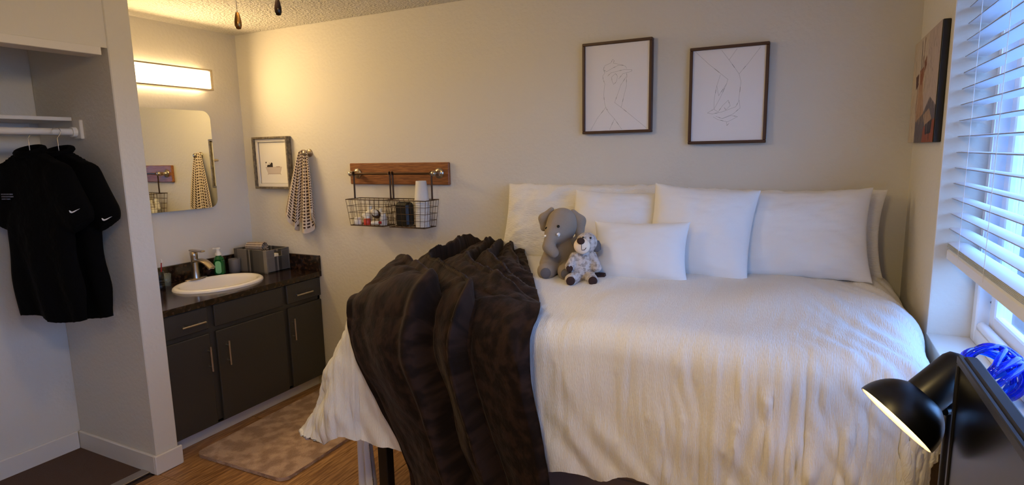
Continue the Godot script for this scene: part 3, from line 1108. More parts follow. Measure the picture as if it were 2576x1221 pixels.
	area_light("vanity_lamp", Vector3(0.1025, 0, 0), Vector3(1, -0.05, 0), Vector2(hz * 2 - 0.05, 0.10), Color(1.0, 0.85, 0.60), 0.90, vl)

func frame4(st: SurfaceTool, c: Vector3, w: float, h: float, bar: float, dep: float, bev := 0.002) -> void:
	# picture frame in the xy plane: mitred look from four bars
	bx(st, c + Vector3(0, h / 2 - bar / 2, 0), Vector3(w, bar, dep), bev)
	bx(st, c - Vector3(0, h / 2 - bar / 2, 0), Vector3(w, bar, dep), bev)
	bx(st, c + Vector3(w / 2 - bar / 2, 0, 0), Vector3(bar, h - bar * 2, dep), bev)
	bx(st, c - Vector3(w / 2 - bar / 2, 0, 0), Vector3(bar, h - bar * 2, dep), bev)

func build_wall_things() -> void:
	# two line drawings
	var W := 420
	var H := 540
	var sets := [
		[[183.0, 578.0, 205.0, -57.0, 773.0, 37.0], [
			[350, 410, 365, 375, 420, 350, 435, 318, 450, 330, 440, 352, 500, 365, 550, 380, 560, 400], [430, 400, 480, 375, 530, 370], [350, 410, 380, 430, 430, 400], [350, 500, 345, 470, 365, 440, 352, 412],
			[390, 470, 420, 440, 480, 425, 540, 410, 605, 412, 605, 425, 560, 440], [430, 510, 425, 480, 460, 445, 480, 470, 470, 520, 445, 545, 430, 510], [490, 495, 530, 445, 560, 440, 565, 480],
			[350, 500, 365, 540, 355, 640, 365, 720, 375, 755, 300, 850, 235, 965], [375, 755, 400, 800, 455, 860, 520, 955], [455, 860, 410, 960], [560, 480, 560, 560, 540, 640, 515, 755], [560, 470, 510, 550, 480, 640, 455, 710, 515, 755, 600, 825, 740, 945]]],
		[[1148.0, 665.0, 250.0, -62.0, 828.0, 36.0], [
			[1170, 255, 1300, 365, 1480, 500, 1470, 540, 1410, 680, 1360, 775], [1415, 240, 1485, 325, 1580, 450, 1600, 520, 1585, 690], [1555, 222, 1485, 325], [1760, 210, 1660, 350, 1580, 450], [1410, 460, 1380, 560, 1360, 680, 1360, 770], [1380, 560, 1400, 650, 1470, 540],
			[1300, 810, 1330, 790, 1360, 775, 1400, 800, 1440, 740, 1490, 690, 1510, 740, 1470, 780, 1455, 755], [1300, 810, 1345, 818, 1430, 800, 1560, 750, 1590, 690, 1600, 760, 1540, 815, 1440, 860], [1355, 845, 1400, 870, 1490, 890, 1580, 840, 1520, 830, 1440, 860, 1380, 840], [1480, 890, 1485, 925, 1505, 900]]]]
	var spots := [[Vector3(2.648, 1.853, 0.0), 0.342, 0.432, "thin walnut frame with line drawing of a raised arm, left of its pair"], [Vector3(3.154, 1.788, 0.0), 0.330, 0.426, "thin walnut frame with line drawing of lowered arm, nearer the window wall"]]
	for i in 2:
		var im := Image.create(W, H, false, Image.FORMAT_RGB8)
		im.fill(Color(0.90, 0.89, 0.88))
		var g: Array = sets[i][0]
		for pl in sets[i][1]:
			var pts := []
			for k in range(0, pl.size(), 2):
				var u: float = (pl[k] - g[0]) / g[1]
				var vv: float = (pl[k + 1] - (g[2] + g[3] * u)) / (g[4] + g[5] * u)
				pts.append(Vector2(u * W, vv * H))
			ink(im, pts, 1.1, Color(0.25, 0.24, 0.24, 0.50))
			# heavier dashes along the stroke
			for k in pts.size() - 1:
				if (k + i) % 2 == 0:
					ink(im, [pts[k].lerp(pts[k + 1], 0.3), pts[k].lerp(pts[k + 1], 0.55)], 2.0, Color(0.15, 0.15, 0.15, 0.55))
		var s: Array = spots[i]
		var fr := thing("framed_drawing", s[3], "picture", s[0], 0.0, "line drawings over the bed")
		var w: float = s[1]
		var h: float = s[2]
		var st := mb()
		frame4(st, Vector3(0, 0, 0.018), w, h, 0.013, 0.034)
		obj("frame", st, M.dark_walnut, fr)
		obj("backing", box(Vector3(0, 0, 0.012), Vector3(w - 0.02, h - 0.02, 0.012)), M.mat_board, fr)
		var c := pic("drawing_print_%d" % i, im, 0.7)
		flat_obj("print", picture(Vector3(-w / 2 + 0.0125, h / 2 - 0.0125, 0.0245), Vector3(w - 0.025, 0, 0), Vector3(0, -h + 0.025, 0)), c, fr)
	# shadow-box frame with a bear in a bathtub
	var im2 := Image.create(300, 420, false, Image.FORMAT_RGB8)
	im2.fill(Color(0.92, 0.90, 0.85))
	var dk := Color(0.17, 0.13, 0.12)
	var tone := Color(0.62, 0.53, 0.47)
	fill(im2, [Vector2(72, 253), Vector2(80, 230), Vector2(108, 228), Vector2(124, 205), Vector2(139, 212), Vector2(139, 253)], dk)
	fill(im2, [Vector2(58, 205), Vector2(65, 196), Vector2(72, 203), Vector2(70, 214), Vector2(61, 212)], dk)
	fill(im2, [Vector2(97, 214), Vector2(102, 208), Vector2(106, 215), Vector2(100, 219)], dk)
	ink(im2, [Vector2(61, 212), Vector2(61, 233), Vector2(74, 242)], 1.5, tone)
	fill(im2, [Vector2(170, 248), Vector2(212, 246), Vector2(225, 251), Vector2(184, 253)], tone)
	fill(im2, [Vector2(61, 255), Vector2(236, 253), Vector2(217, 320), Vector2(84, 322)], Color(0.80, 0.75, 0.70))
	ink(im2, [Vector2(58, 255), Vector2(238, 253), Vector2(217, 320), Vector2(84, 322), Vector2(58, 255)], 2.0, tone)
	ink(im2, [Vector2(78, 325), Vector2(223, 323)], 3.0, tone)
	ink(im2, [Vector2(84, 322), Vector2(78, 334)], 3.0, tone)
	ink(im2, [Vector2(217, 320), Vector2(225, 332)], 3.0, tone)
	var pf := thing("framed_print", "small grey wood shadow-box frame with bathing bear print, beside towel", "picture", Vector3(0.285, 1.515, 0.0))
	var st := mb()
	frame4(st, Vector3(0, 0, 0.021), 0.325, 0.345, 0.014, 0.040)
	obj("frame", st, M.frame_grey_wood, pf)
	st = mb()
	frame4(st, Vector3(0, 0, 0.019), 0.297, 0.317, 0.020, 0.010, 0.001)
	obj("inner_mat", st, M.mat_board, pf)
	obj("backing", box(Vector3(0, 0, 0.006), Vector3(0.31, 0.33, 0.008)), M.mat_board, pf)
	flat_obj("print", picture(Vector3(-0.125, 0.135, 0.013), Vector3(0.25, 0, 0), Vector3(0, -0.27, 0)), pic("bear_print", im2, 0.8), pf)
	# hook and hand towel
	var hk := thing("towel_hook", "round brushed nickel wall hook holding the checked hand towel", "hook", Vector3(0.605, 1.575, 0.0))
	st = mb()
	lathe(st, [Vector2(0.026, 0.0), Vector2(0.026, 0.006), Vector2(0.020, 0.010), Vector2(0.009, 0.014), Vector2(0.008, 0.034), Vector2(0.014, 0.040), Vector2(0.017, 0.048), Vector2(0.013, 0.055), Vector2(0.0, 0.057)], 24, Transform3D(Basis(Vector3.RIGHT, Vector3.BACK, Vector3.DOWN), Vector3.ZERO))
	obj("knob", st, M.brushed_nickel, hk)
	build_towel()
	build_rack()
	# canvas on the window wall, near the corner
	var im3 := Image.create(256, 200, false, Image.FORMAT_RGB8)
	im3.fill(Color(0.69, 0.62, 0.58))
	fill(im3, [Vector2(0, 0), Vector2(150, 0), Vector2(120, 200), Vector2(0, 200)], Color(0.74, 0.68, 0.60))
	fill(im3, [Vector2(82, 62), Vector2(112, 60), Vector2(128, 108), Vector2(150, 150), Vector2(160, 200), Vector2(70, 200), Vector2(76, 120)], Color(0.66, 0.52, 0.40))
	fill(im3, [Vector2(80, 62), Vector2(120, 58), Vector2(122, 78), Vector2(104, 92), Vector2(92, 88)], Color(0.52, 0.30, 0.18))
	ink(im3, [Vector2(92, 62), Vector2(84, 8)], 5.0, Color(0.20, 0.13, 0.12))
	ink(im3, [Vector2(106, 60), Vector2(112, 6)], 5.0, Color(0.33, 0.19, 0.14))
	fill(im3, [Vector2(118, 50), Vector2(140, 40), Vector2(142, 58), Vector2(124, 70)], Color(0.45, 0.27, 0.17))
	fill(im3, [Vector2(40, 70), Vector2(70, 66), Vector2(74, 88), Vector2(48, 96)], Color(0.30, 0.18, 0.17))
	ink(im3, [Vector2(70, 70), Vector2(66, 130), Vector2(74, 170)], 5.0, Color(0.45, 0.26, 0.18))
	fill(im3, [Vector2(70, 160), Vector2(140, 148), Vector2(200, 120), Vector2(256, 138), Vector2(256, 200), Vector2(70, 200)], Color(0.36, 0.33, 0.35))
	fill(im3, [Vector2(150, 150), Vector2(200, 140), Vector2(230, 160), Vector2(170, 170)], Color(0.62, 0.52, 0.44))
	fill(im3, [Vector2(160, 172), Vector2(256, 160), Vector2(256, 200), Vector2(150, 200)], Color(0.52, 0.26, 0.18))
	fill(im3, [Vector2(176, 168), Vector2(236, 160), Vector2(230, 184), Vector2(180, 186)], Color(0.16, 0.14, 0.20))
	rng.seed = 31
	for k in 420:
		var px := Vector2(rng.randf_range(0, 255), rng.randf_range(0, 199))
		var base := im3.get_pixelv(Vector2i(px))
		var tone2 := base.lightened(rng.randf_range(0.0, 0.22)) if k % 2 else base.darkened(rng.randf_range(0.0, 0.25))
		tone2.a = 0.6
		ink(im3, [px, px + Vector2(rng.randf_range(-9, 9), rng.randf_range(4, 20))], rng.randf_range(1.5, 4.0), tone2)
	var cv := thing("canvas_painting", "unframed canvas painting of a long-horned animal on the window wall", "painting", Vector3(XR, 1.747, 0.315))
	obj("canvas_box", box(Vector3(-0.011, 0, 0), Vector3(0.021, 0.372, 0.53), 0.002), M.dark_plastic, cv)
	flat_obj("painted_face", picture(Vector3(-0.0222, 0.1855, -0.2645), Vector3(0, 0, 0.529), Vector3(0, -0.371, 0)), pic("canvas_print", im3, 0.8), cv)

func build_towel() -> void:
	var tw := thing("hand_towel", "brown and cream checked hand towel hanging gathered from the hook", "towel", Vector3(0.585, 1.585, 0.045))
	var R := 60
	var C := 90
	var rows := []
	var uv := []
	for i in R:
		var v := i / (R - 1.0)
		var r := PackedVector3Array()
		var u2 := PackedVector2Array()
		for j in C:
			var u := j / (C - 1.0)
			var wid := lerpf(0.060, 0.235, pow(v, 0.75))
			# the free corners hang lower than the sides
			var drop := 0.44 + 0.075 * absf(sin(u * PI * 2.0 + 0.3)) - 0.10 * pow(absf(u * 2 - 1), 3.0) + 0.05 * u * 0.0
			var amp := lerpf(0.010, 0.034, v)
			var x := (u - 0.5) * wid - 0.035 * v + 0.012 * sin(u * TAU * 1.5) * v
			var z := 0.012 + amp * (1.0 + sin(u * TAU * 3.3 + 0.5)) * 0.8
			var y := 0.012 * cos((u - 0.5) * PI) - drop * v
			r.append(Vector3(x, y, z - 0.03))
			u2.append(Vector2(u * 5.0, v * 6.0))
		rows.append(r)
		uv.append(u2)
	for i in R:
		for j in C:
			rows[i][j].z = maxf(rows[i][j].z, -0.035)
	obj("cloth", sheet(rows, uv, 0.006), M.towel_check, tw)
	# plain woven hem strips on the lower edge
	var rr := []
	var uu := []
	for i in 5:
		var r := PackedVector3Array()
		var u2 := PackedVector2Array()
		for j in C:
			var b: Vector3 = rows[R - 1][j]
			var d: Vector3 = (rows[R - 1][j] - rows[R - 3][j]).normalized()
			r.append(b + d * (0.002 + 0.006 * i))
			u2.append(Vector2(j, i))
		rr.append(r)
		uu.append(u2)
	obj("hem", sheet(rr, uu, 0.005), M.towel_hem, tw)

func build_rack() -> void:
	var rk := thing("wall_rack", "brown wooden wall board with a dark metal rail for hanging baskets", "rack", Vector3(1.313, 1.442, 0.0))
	obj("board", box(Vector3(0, 0, 0.011), Vector3(0.724, 0.128, 0.021), 0.004), M.board_wood, rk)
	for s in [-1.0, 1.0]:
		var st := mb()
		lathe(st, [Vector2(0.030, 0.0), Vector2(0.030, 0.007), Vector2(0.020, 0.010), Vector2(0.013, 0.014), Vector2(0.012, 0.048), Vector2(0.016, 0.052), Vector2(0.016, 0.068), Vector2(0.010, 0.076), Vector2(0.0, 0.077)], 24, Transform3D(Basis(Vector3.RIGHT, Vector3.BACK, Vector3.DOWN), Vector3(s * 0.300, 0.003, 0.021)))
		obj("flange", st, M.brushed_nickel, rk)
	obj("rail", tubes([Vector3(-0.315, 0.003, 0.082), Vector3(0.315, 0.003, 0.082)], 0.0065, 12), M.bronze_metal, rk)
	# two wire baskets
	var xs := [1.170, 1.462]
	for b in 2:
		var bk := thing("wire_basket", ["brown wire basket of small toiletries hanging nearer the towel", "brown wire basket with paper cups hanging nearer the bed"][b], "basket", Vector3(xs[b], 1.295, 0.092), 0.0, "baskets on the wall rack")
		var w := 0.142
		var d := 0.066
		var h := 0.155
		var tp := 0.86
		var wires := mb()
		# uprights around, from the rim down under the bottom
		for k in 9:
			var x := lerpf(-w, w, k / 8.0)
			tube(wires, [Vector3(x, 0, -d), Vector3(x * tp, -h, -d * tp), Vector3(x * tp, -h, d * tp), Vector3(x, 0, d)], 0.0013, 5)
		for k in range(1, 5):
			var z := lerpf(-d, d, k / 5.0)
			tube(wires, [Vector3(-w, 0, z), Vector3(-w * tp, -h, z * tp), Vector3(w * tp, -h, z * tp), Vector3(w, 0, z)], 0.0013, 5)
		obj("upright_wires", wires, M.wire_brown, bk)
		var rings := mb()
		for k in range(1, 4):
			var t := k / 4.0
			var f := lerpf(1.0, tp, t)
			tube(rings, [Vector3(-w * f, -h * t, -d * f), Vector3(w * f, -h * t, -d * f), Vector3(w * f, -h * t, d * f), Vector3(-w * f, -h * t, d * f)], 0.0013, 5, true)
		obj("ring_wires", rings, M.wire_brown, bk)
		for k in 2:
			var rim := mb()
			var f := [1.0, tp][k] as float
			var yy := [0.0, -h][k] as float
			tube(rim, [Vector3(-w * f, yy, -d * f), Vector3(w * f, yy, -d * f), Vector3(w * f, yy, d * f), Vector3(-w * f, yy, d * f)], 0.0028, 6, true)
			obj(["top_rim", "bottom_rim"][k], rim, M.bronze_metal, bk)
		for s in [-1.0, 1.0]:
			var hook := [Vector3(s * (w - 0.006), 0.0, -0.01), Vector3(s * (w - 0.006), 0.135, -0.010), Vector3(s * (w - 0.006), 0.154, -0.014), Vector3(s * (w - 0.006), 0.160, -0.006), Vector3(s * (w - 0.006), 0.154, 0.002), Vector3(s * (w - 0.006), 0.142, 0.002)]
			obj("hanger_bar", tubes(hook, 0.0052, 8), M.bronze_metal, bk)
	# inverted stack of paper cups: every rim shows
	for k in 13:
		var cup := obj("paper_cup", lathes([Vector2(0.0415, 0.0), Vector2(0.0428, 0.002), Vector2(0.0415, 0.004), Vector2(0.030, 0.112), Vector2(0.0285, 0.113), Vector2(0.0285, 0.109), Vector2(0.0, 0.109)], 26), M.paper_cup)
		cup.position = Vector3(1.535, 1.143 + k * 0.0124, 0.095)
		tag(cup, "white paper cup on top of the upside-down stack" if k == 12 else "white paper cup within the upside-down stack in the wire basket", "cup", "stacked paper cups")
	var pouch := thing("black_pouch", "black box-shaped pouch standing beside the paper cups in basket", "pouch", Vector3(1.415, 1.143, 0.10))
	obj("pouch_body", box(Vector3(0, 0.068, 0), Vector3(0.092, 0.136, 0.07), 0.012), M.dark_plastic, pouch)
	obj("zip_edge", box(Vector3(0, 0.138, 0), Vector3(0.084, 0.006, 0.012), 0.002), M.bezel_grey, pouch)
	# toiletries in the other basket
	rng.seed = 17
	# [name, label, at, radius, height, turn, material, cap material]
	var items := [
		["cream_jar", "squat white cream jar with pale lid at the bottom of toiletries basket", Vector3(1.078, 1.143, 0.118), 0.026, 0.036, Vector3.ZERO, "white_plastic", "mat_board"],
		["lotion_tube", "tall off-white lotion tube leaning at the back of toiletries basket", Vector3(1.112, 1.143, 0.060), 0.019, 0.092, Vector3(0, 0, -0.14), "mat_board", "white_plastic"],
		["medicine_bottle", "coral red small bottle with white cap in the toiletries basket", Vector3(1.158, 1.143, 0.128), 0.021, 0.044, Vector3.ZERO, "coral_plastic", "white_plastic"],
		["lotion_bottle", "white bottle lying tilted on top of the other toiletries", Vector3(1.120, 1.192, 0.108), 0.021, 0.070, Vector3(0.25, 0.2, -1.15), "white_plastic", "mat_board"],
		["pill_jar", "brown jar with pale lid lying on the toiletries, opening to the room", Vector3(1.212, 1.200, 0.098), 0.024, 0.042, Vector3(1.15, 0.35, 0.0), "brown_plastic", "paper_cup"],
		["roll_on_bottle", "narrow white roll-on bottle standing at the back of toiletries basket", Vector3(1.205, 1.143, 0.060), 0.016, 0.080, Vector3.ZERO, "white_plastic", "white_plastic"],
		["spray_bottle", "pale grey bottle at the basket end nearer the black pouch", Vector3(1.262, 1.143, 0.105), 0.022, 0.062, Vector3.ZERO, "paper_cup", "white_plastic"],
		["ointment_tube", "thin white ointment tube lying along the front of toiletries basket", Vector3(1.196, 1.156, 0.134), 0.011, 0.058, Vector3(0, 0.1, -1.5), "white_plastic", "red_plastic"],
		["nail_polish", "tiny dark bottle with white cap in the basket corner nearer towel", Vector3(1.056, 1.143, 0.080), 0.012, 0.034, Vector3.ZERO, "grey_stoneware", "white_plastic"]]
	for q in items:
		var t := thing(q[0], q[1], "bottle", q[2])
		t.rotation = q[5]
		var r: float = q[3]
		var h: float = q[4]
		obj("container", lathes([Vector2(0, 0), Vector2(r * 0.9, 0), Vector2(r, 0.003), Vector2(r, h * 0.8), Vector2(r * 0.7, h * 0.9), Vector2(0, h * 0.9)], 18), M[q[6]], t)
		obj("cap", lathes([Vector2(r * 0.72, h * 0.88), Vector2(r * 0.74, h * 1.15), Vector2(r * 0.62, h * 1.2), Vector2(0, h * 1.2)], 18), M[q[7]], t)

# ---------------------------------------------------------------- bed
const BX0 := 1.955
const BX1 := 3.738
const BZ0 := 0.045
const BZ1 := 1.075

func bed_top(x: float, z: float) -> float:
	var f := ss(0.55, 1.08, z)
	return 1.035 - 0.035 * f - 0.012 * ss(3.5, 3.8, x) + 0.010 * fn.get_noise_2d(x * 2.2, z * 2.2)

# height of the duvet's upper side over a point, its rounded edges included
func duvet_height(x: float, z: float) -> float:
	var R := 0.085
	var y := bed_top(clampf(x, BX0, BX1), minf(z, BZ1))
	var o := minf(Vector2(maxf(0.0, BX0 - x), maxf(0.0, z - BZ1)).length(), R * 0.98)
	return y - (R - sqrt(R * R - o * o))

func duvet_point(s: float, t: float) -> Vector3:
	var W := BX1 - BX0
	var D := BZ1 - BZ0
	var ox := 0.0
	if s < 0.0: ox = s
	elif s > W: ox = s - W
	var oz := maxf(0.0, t - D)
	var x := BX0 + clampf(s, 0.0, W)
	var z := BZ0 + minf(t, D)
	var p := Vector3(x, bed_top(x, z), z)
	var r := Vector2(ox, oz).length()
	if r > 0.0:
		var d := Vector2(ox, oz) / r
		if ox != 0.0 and oz > 0.0 and r > 0.66:
			r = 0.66 + (r - 0.66) * 0.18
		var R := 0.085
		var out := 0.0
		var down := 0.0
		var cf := 2.0 * absf(d.x * d.y)
		var left := 1.0 if ox < 0.0 else 0.0
		var flare := 0.03 + left * (0.05 + 0.33 * cf)
		var q := R * PI / 2
		if r < q:
			out = R * sin(r / R)
			down = R * (1.0 - cos(r / R))
		else:
			out = R
			down = R + (r - q) * sqrt(1.0 - flare * flare)
		var fl := maxf(0.0, r - q) * flare
		var fd := d.lerp(Vector2(-1.0, 0.22), left * cf)
		p.x += d.x * out + fd.x * fl
		p.z += d.y * out + fd.y * fl
		p.y -= down
	return p

func build_bed() -> void:
	# steel frame on tall legs, mattress, sheet
	var bf := thing("metal_bed", "black metal bed standing on tall legs under the white duvet", "bed", Vector3.ZERO)
	for x in [1.935, 3.69]:
		for z in [0.10, 1.0]:
			obj("leg", lh(Vector3(x - 0.024, 0.0, z - 0.024), Vector3(x + 0.024, 0.66, z + 0.024), 0.003), M.black_metal, bf)
	for z in [0.10, 1.0]:
		obj("side_rail", lh(Vector3(1.96, 0.64, z - 0.016), Vector3(3.665, 0.70, z + 0.016), 0.003), M.black_metal, bf)
	for x in [1.935, 3.69]:
		obj("end_rail", lh(Vector3(x - 0.016, 0.64, 0.125), Vector3(x + 0.016, 0.70, 0.975), 0.003), M.black_metal, bf)
	for k in 9:
		var x := 2.04 + k * 0.195
		obj("slat", lh(Vector3(x - 0.03, 0.70, 0.085), Vector3(x + 0.03, 0.712, 1.045), 0.002), M.black_metal, bf)
	var ma := obj("mattress", lh(Vector3(1.965, 0.712, 0.06), Vector3(3.725, 0.972, 1.06), 0.03), M.mattress_ticking)
	tag(ma, "white mattress under the duvet on the high bed frame", "mattress")
	var sb := thing("storage_box", "grey fabric storage box pushed under the high bed", "storage box", Vector3(3.05, 0.0, 0.70))
	obj("box_body", box(Vector3(0, 0.205, 0), Vector3(0.82, 0.41, 0.52), 0.012), M.storage_fabric, sb)
	obj("box_lid", box(Vector3(0, 0.425, 0), Vector3(0.84, 0.04, 0.54), 0.01), M.storage_fabric, sb)
	# duvet
	var A := 0.66
	var Bd := 0.27
	var F := 0.60
	var W := BX1 - BX0
	var D := BZ1 - BZ0
	var ns := 300
	var nt := 180
	var P := []
	var UV := []
	var DI := []
	for i in nt:
		var t := (D + F) * i / (nt - 1.0)
		var row := PackedVector3Array()
		var uv := PackedVector2Array()
		var di := PackedFloat32Array()
		for j in ns:
			var s := lerpf(-A, W + Bd, j / (ns - 1.0))
			var tt := t
			# hem line: pulled up a little on the long side, ragged
			var fr := maxf(0.0, t - D)
			var hem := 0.035 * fn.get_noise_2d(s * 3.0, 9.0) + 0.005 * sin(s * 27.0 + 2.0 * fn.get_noise_1d(s * 2.0))
			tt = minf(t, D) + fr * (1.0 - 0.115 * ss(0.1, 0.6, s) - 0.09 * ss(0.85, 1.7, s)) + hem * pow(fr / F, 2.0)
			var ss2 := s
			if s < 0.0:
				ss2 = s * (1.0 + 0.06 * fn.get_noise_2d(t * 3.0, 4.0))
			row.append(duvet_point(ss2, tt))
			uv.append(Vector2(s, t))
			var onf := ss(0.0, 0.25, fr)
			var right := ss(0.9, 1.5, s)
			var over := ss(0.0, 0.18, maxf(-s, s - W))
			var d := 0.006 * fn.get_noise_2d(s * 3.5, t * 3.5)
			# narrow ridges running over the edge and down the long side
			d += (0.0010 + onf * (0.0018 + 0.0045 * right)) * fn.get_noise_2d(s * 30.0 + 0.8 * fn.get_noise_2d(s * 4.0, t * 2.0), t * 0.9)
			d += (0.0004 + 0.0010 * onf) * fn.get_noise_2d(s * 60.0, t * 3.0 + 7.0)
			# sharp pleats
			var rp := 1.0 - absf(fn.get_noise_2d(s * 17.0 + 30.0, t * 0.8 + 3.0)) * 6.0
			d += maxf(0.0, rp) * 0.007 * (0.12 + onf * (0.25 + 1.2 * right))* ss(0.35, 0.8, t / D)
			# slanting folds above the hem
			var lowr := ss(0.25, 0.55, fr)
			d += lowr * 0.013 * fn.get_noise_2d(s * 7.0 - t * 5.0, t * 2.0) * (1.0 - 0.5 * right)
			# scattered puckers
			var cell := Vector2(floorf(s / 0.11), floorf(t / 0.13))
			var hsh := fposmod(sin(cell.x * 127.1 + cell.y * 311.7) * 43758.5453, 1.0)
			if hsh > 0.45:
				var cx := (cell.x + 0.3 + 0.4 * fposmod(hsh * 17.3, 1.0)) * 0.11
				var cz := (cell.y + 0.3 + 0.4 * fposmod(hsh * 31.7, 1.0)) * 0.13
				var dd := Vector2((s - cx) / 0.007, (t - cz) / 0.016).length_squared()
				d += 0.0045 * exp(-dd) * (0.1 + 0.9 * onf)
			# fan of creases at the window end
			d += 0.009 * right * ss(1.45, 1.85, s) * fn.get_noise_2d(s * 16.0 - t * 9.0, t * 2.5 + 5.0)
			# crumpled foot corner
			d += over * (1.0 - right) * (0.022 * fn.get_noise_2d(s * 5.0 + 12.0, t * 4.0) + 0.008 * fn.get_noise_2d(s * 24.0, t * 9.0))
			di.append(d)
		P.append(row)
		UV.append(uv)
		DI.append(di)
	var dv := obj("duvet", sheet(P, UV, 0.016, DI), M.duvet_cotton)
	tag(dv, "rumpled white crinkled cotton duvet draped over the high bed", "duvet")
	# loose sheet corner below the duvet at the foot of the bed
	var R2 := []
	var U2 := []
	for i in 40:
		var v := i / 39.0
		var r := PackedVector3Array()
		var u2 := PackedVector2Array()
		for j in 40:
			var u := j / 39.0
			r.append(Vector3(1.90 - 0.20 * ss(0.0, 0.4, v) + 0.12 * u * (0.5 + 0.5 * v), 0.70 - 0.69 * v - 0.02 * sin(u * 5.0) * (1.0 - v), 0.90 + 0.018 * sin(u * 13.0 + v) * (0.3 + v) + 0.03 * u))
			u2.append(Vector2(u, v))
		R2.append(r)
		U2.append(u2)
	var shc := obj("bed_sheet", sheet(R2, U2, 0.004), M.pillow_cotton)
	tag(shc, "corner of white bed sheet hanging below the duvet at the bed foot", "sheet")

func pillow_mesh(w: float, h: float, th: float, pinch: float, wr: float, sd: int) -> ArrayMesh:
	# one closed cushion: front and back grids welded at a seam
	var n := 44
	var V := PackedVector3Array()
	var I := PackedInt32Array()
	var NN := PackedVector3Array()
	var grids := []
	for side in [1.0, -1.0]:
		var G := []
		for i in n:
			var v := i / (n - 1.0) * 2.0 - 1.0
			var row := PackedVector3Array()
			for j in n:
				var u := j / (n - 1.0) * 2.0 - 1.0
				var uu := sin(u * PI / 2)
				var vv := sin(v * PI / 2)
				var x := w / 2 * uu * (1.0 - pinch * (1.0 - vv * vv))
				var y := h / 2 * vv * (1.0 - pinch * (1.0 - uu * uu))
				var e := (1.0 - pow(absf(uu), 2.6)) * (1.0 - pow(absf(vv), 2.6))
				var z := th / 2 * pow(maxf(e, 0.0), 0.55)
				var ed := clampf(e * 3.0, 0.0, 1.0)
				z += wr * fn.get_noise_3d(x * 9.0 + sd, y * 9.0, side * 3.0) * ed + wr * 0.6 * fn.get_noise_3d(x * 14.0, y * 40.0 + sd, side) * ed
				y += wr * 0.5 * fn.get_noise_2d(x * 18.0 + sd, 2.0) * absf(vv)
				row.append(Vector3(x, y, side * z))
			G.append(row)
		grids.append(G)
	for g in 2:
		var G: Array = grids[g]
		var nm := normals(G)
		for i in n:
			for j in n:
				V.append(G[i][j])
				NN.append(-nm[i][j] if g == 0 else nm[i][j])
		var o := g * n * n
		for i in n - 1:
			for j in n - 1:
				var a := o + i * n + j
				if g == 0:
					I.append_array([a, a + n, a + n + 1, a, a + n + 1, a + 1])
				else:
					I.append_array([a, a + n + 1, a + n, a, a + 1, a + n + 1])
	var arr := []
	arr.resize(Mesh.ARRAY_MAX)
	arr[Mesh.ARRAY_VERTEX] = V
	arr[Mesh.ARRAY_NORMAL] = NN
	arr[Mesh.ARRAY_INDEX] = I
	var m := ArrayMesh.new()
	m.add_surface_from_arrays(Mesh.PRIMITIVE_TRIANGLES, arr)
	return m

func build_pillows() -> void:
	# name, label, bottom centre (x, y, z), width, height, thickness, lean back, turn, roll, pinch, wrinkle, material
	var L := [
		["bed_pillow", "wide crinkled white pillow sham propped against the wall behind plush elephant", Vector3(2.515, 1.03, 0.215), 0.83, 0.385, 0.135, 0.33, 0.02, 0.0, 0.035, 0.012, "sham_gauze"],
		["bed_pillow", "wide crinkled white sham against the wall, mostly hidden, nearest window wall", Vector3(3.39, 1.03, 0.125), 0.78, 0.355, 0.10, 0.16, -0.02, 0.0, 0.06, 0.010, "sham_gauze"],
		["bed_pillow", "plain white rectangular pillow with sharp corners at the window end of bed", Vector3(3.455, 1.022, 0.275), 0.56, 0.375, 0.14, 0.28, 0.0, 0.03, 0.08, 0.006, "pillow_cotton"],
		["throw_pillow", "plain white square cushion between the crinkled sham and white lumbar cushion", Vector3(2.72, 1.03, 0.355), 0.42, 0.365, 0.13, 0.38, 0.05, -0.03, 0.06, 0.004, "pillow_cotton"],
		["throw_pillow", "plain white square cushion leaning in front of the sharp-cornered rectangular pillow", Vector3(3.085, 1.022, 0.395), 0.43, 0.40, 0.14, 0.36, 0.02, -0.07, 0.075, 0.004, "pillow_cotton"],
		["throw_pillow", "small white lumbar cushion standing in front of the other pillows", Vector3(2.895, 1.02, 0.535), 0.395, 0.255, 0.12, 0.30, 0.04, 0.02, 0.085, 0.003, "pillow_cotton"]]
	var k := 0
	for a in L:
		var m := pillow_mesh(a[3], a[4], a[5], a[9], a[10], k * 7)
		var o := obj(a[0], m, M[a[11]])
		var b := Basis(Vector3.UP, a[7]) * Basis(Vector3.RIGHT, -a[6]) * Basis(Vector3.BACK, a[8])
		o.transform = Transform3D(b, a[2] + b * Vector3(0, a[4] / 2, 0))
		tag(o, a[1], "pillow", "pillows on the bed")
		k += 1

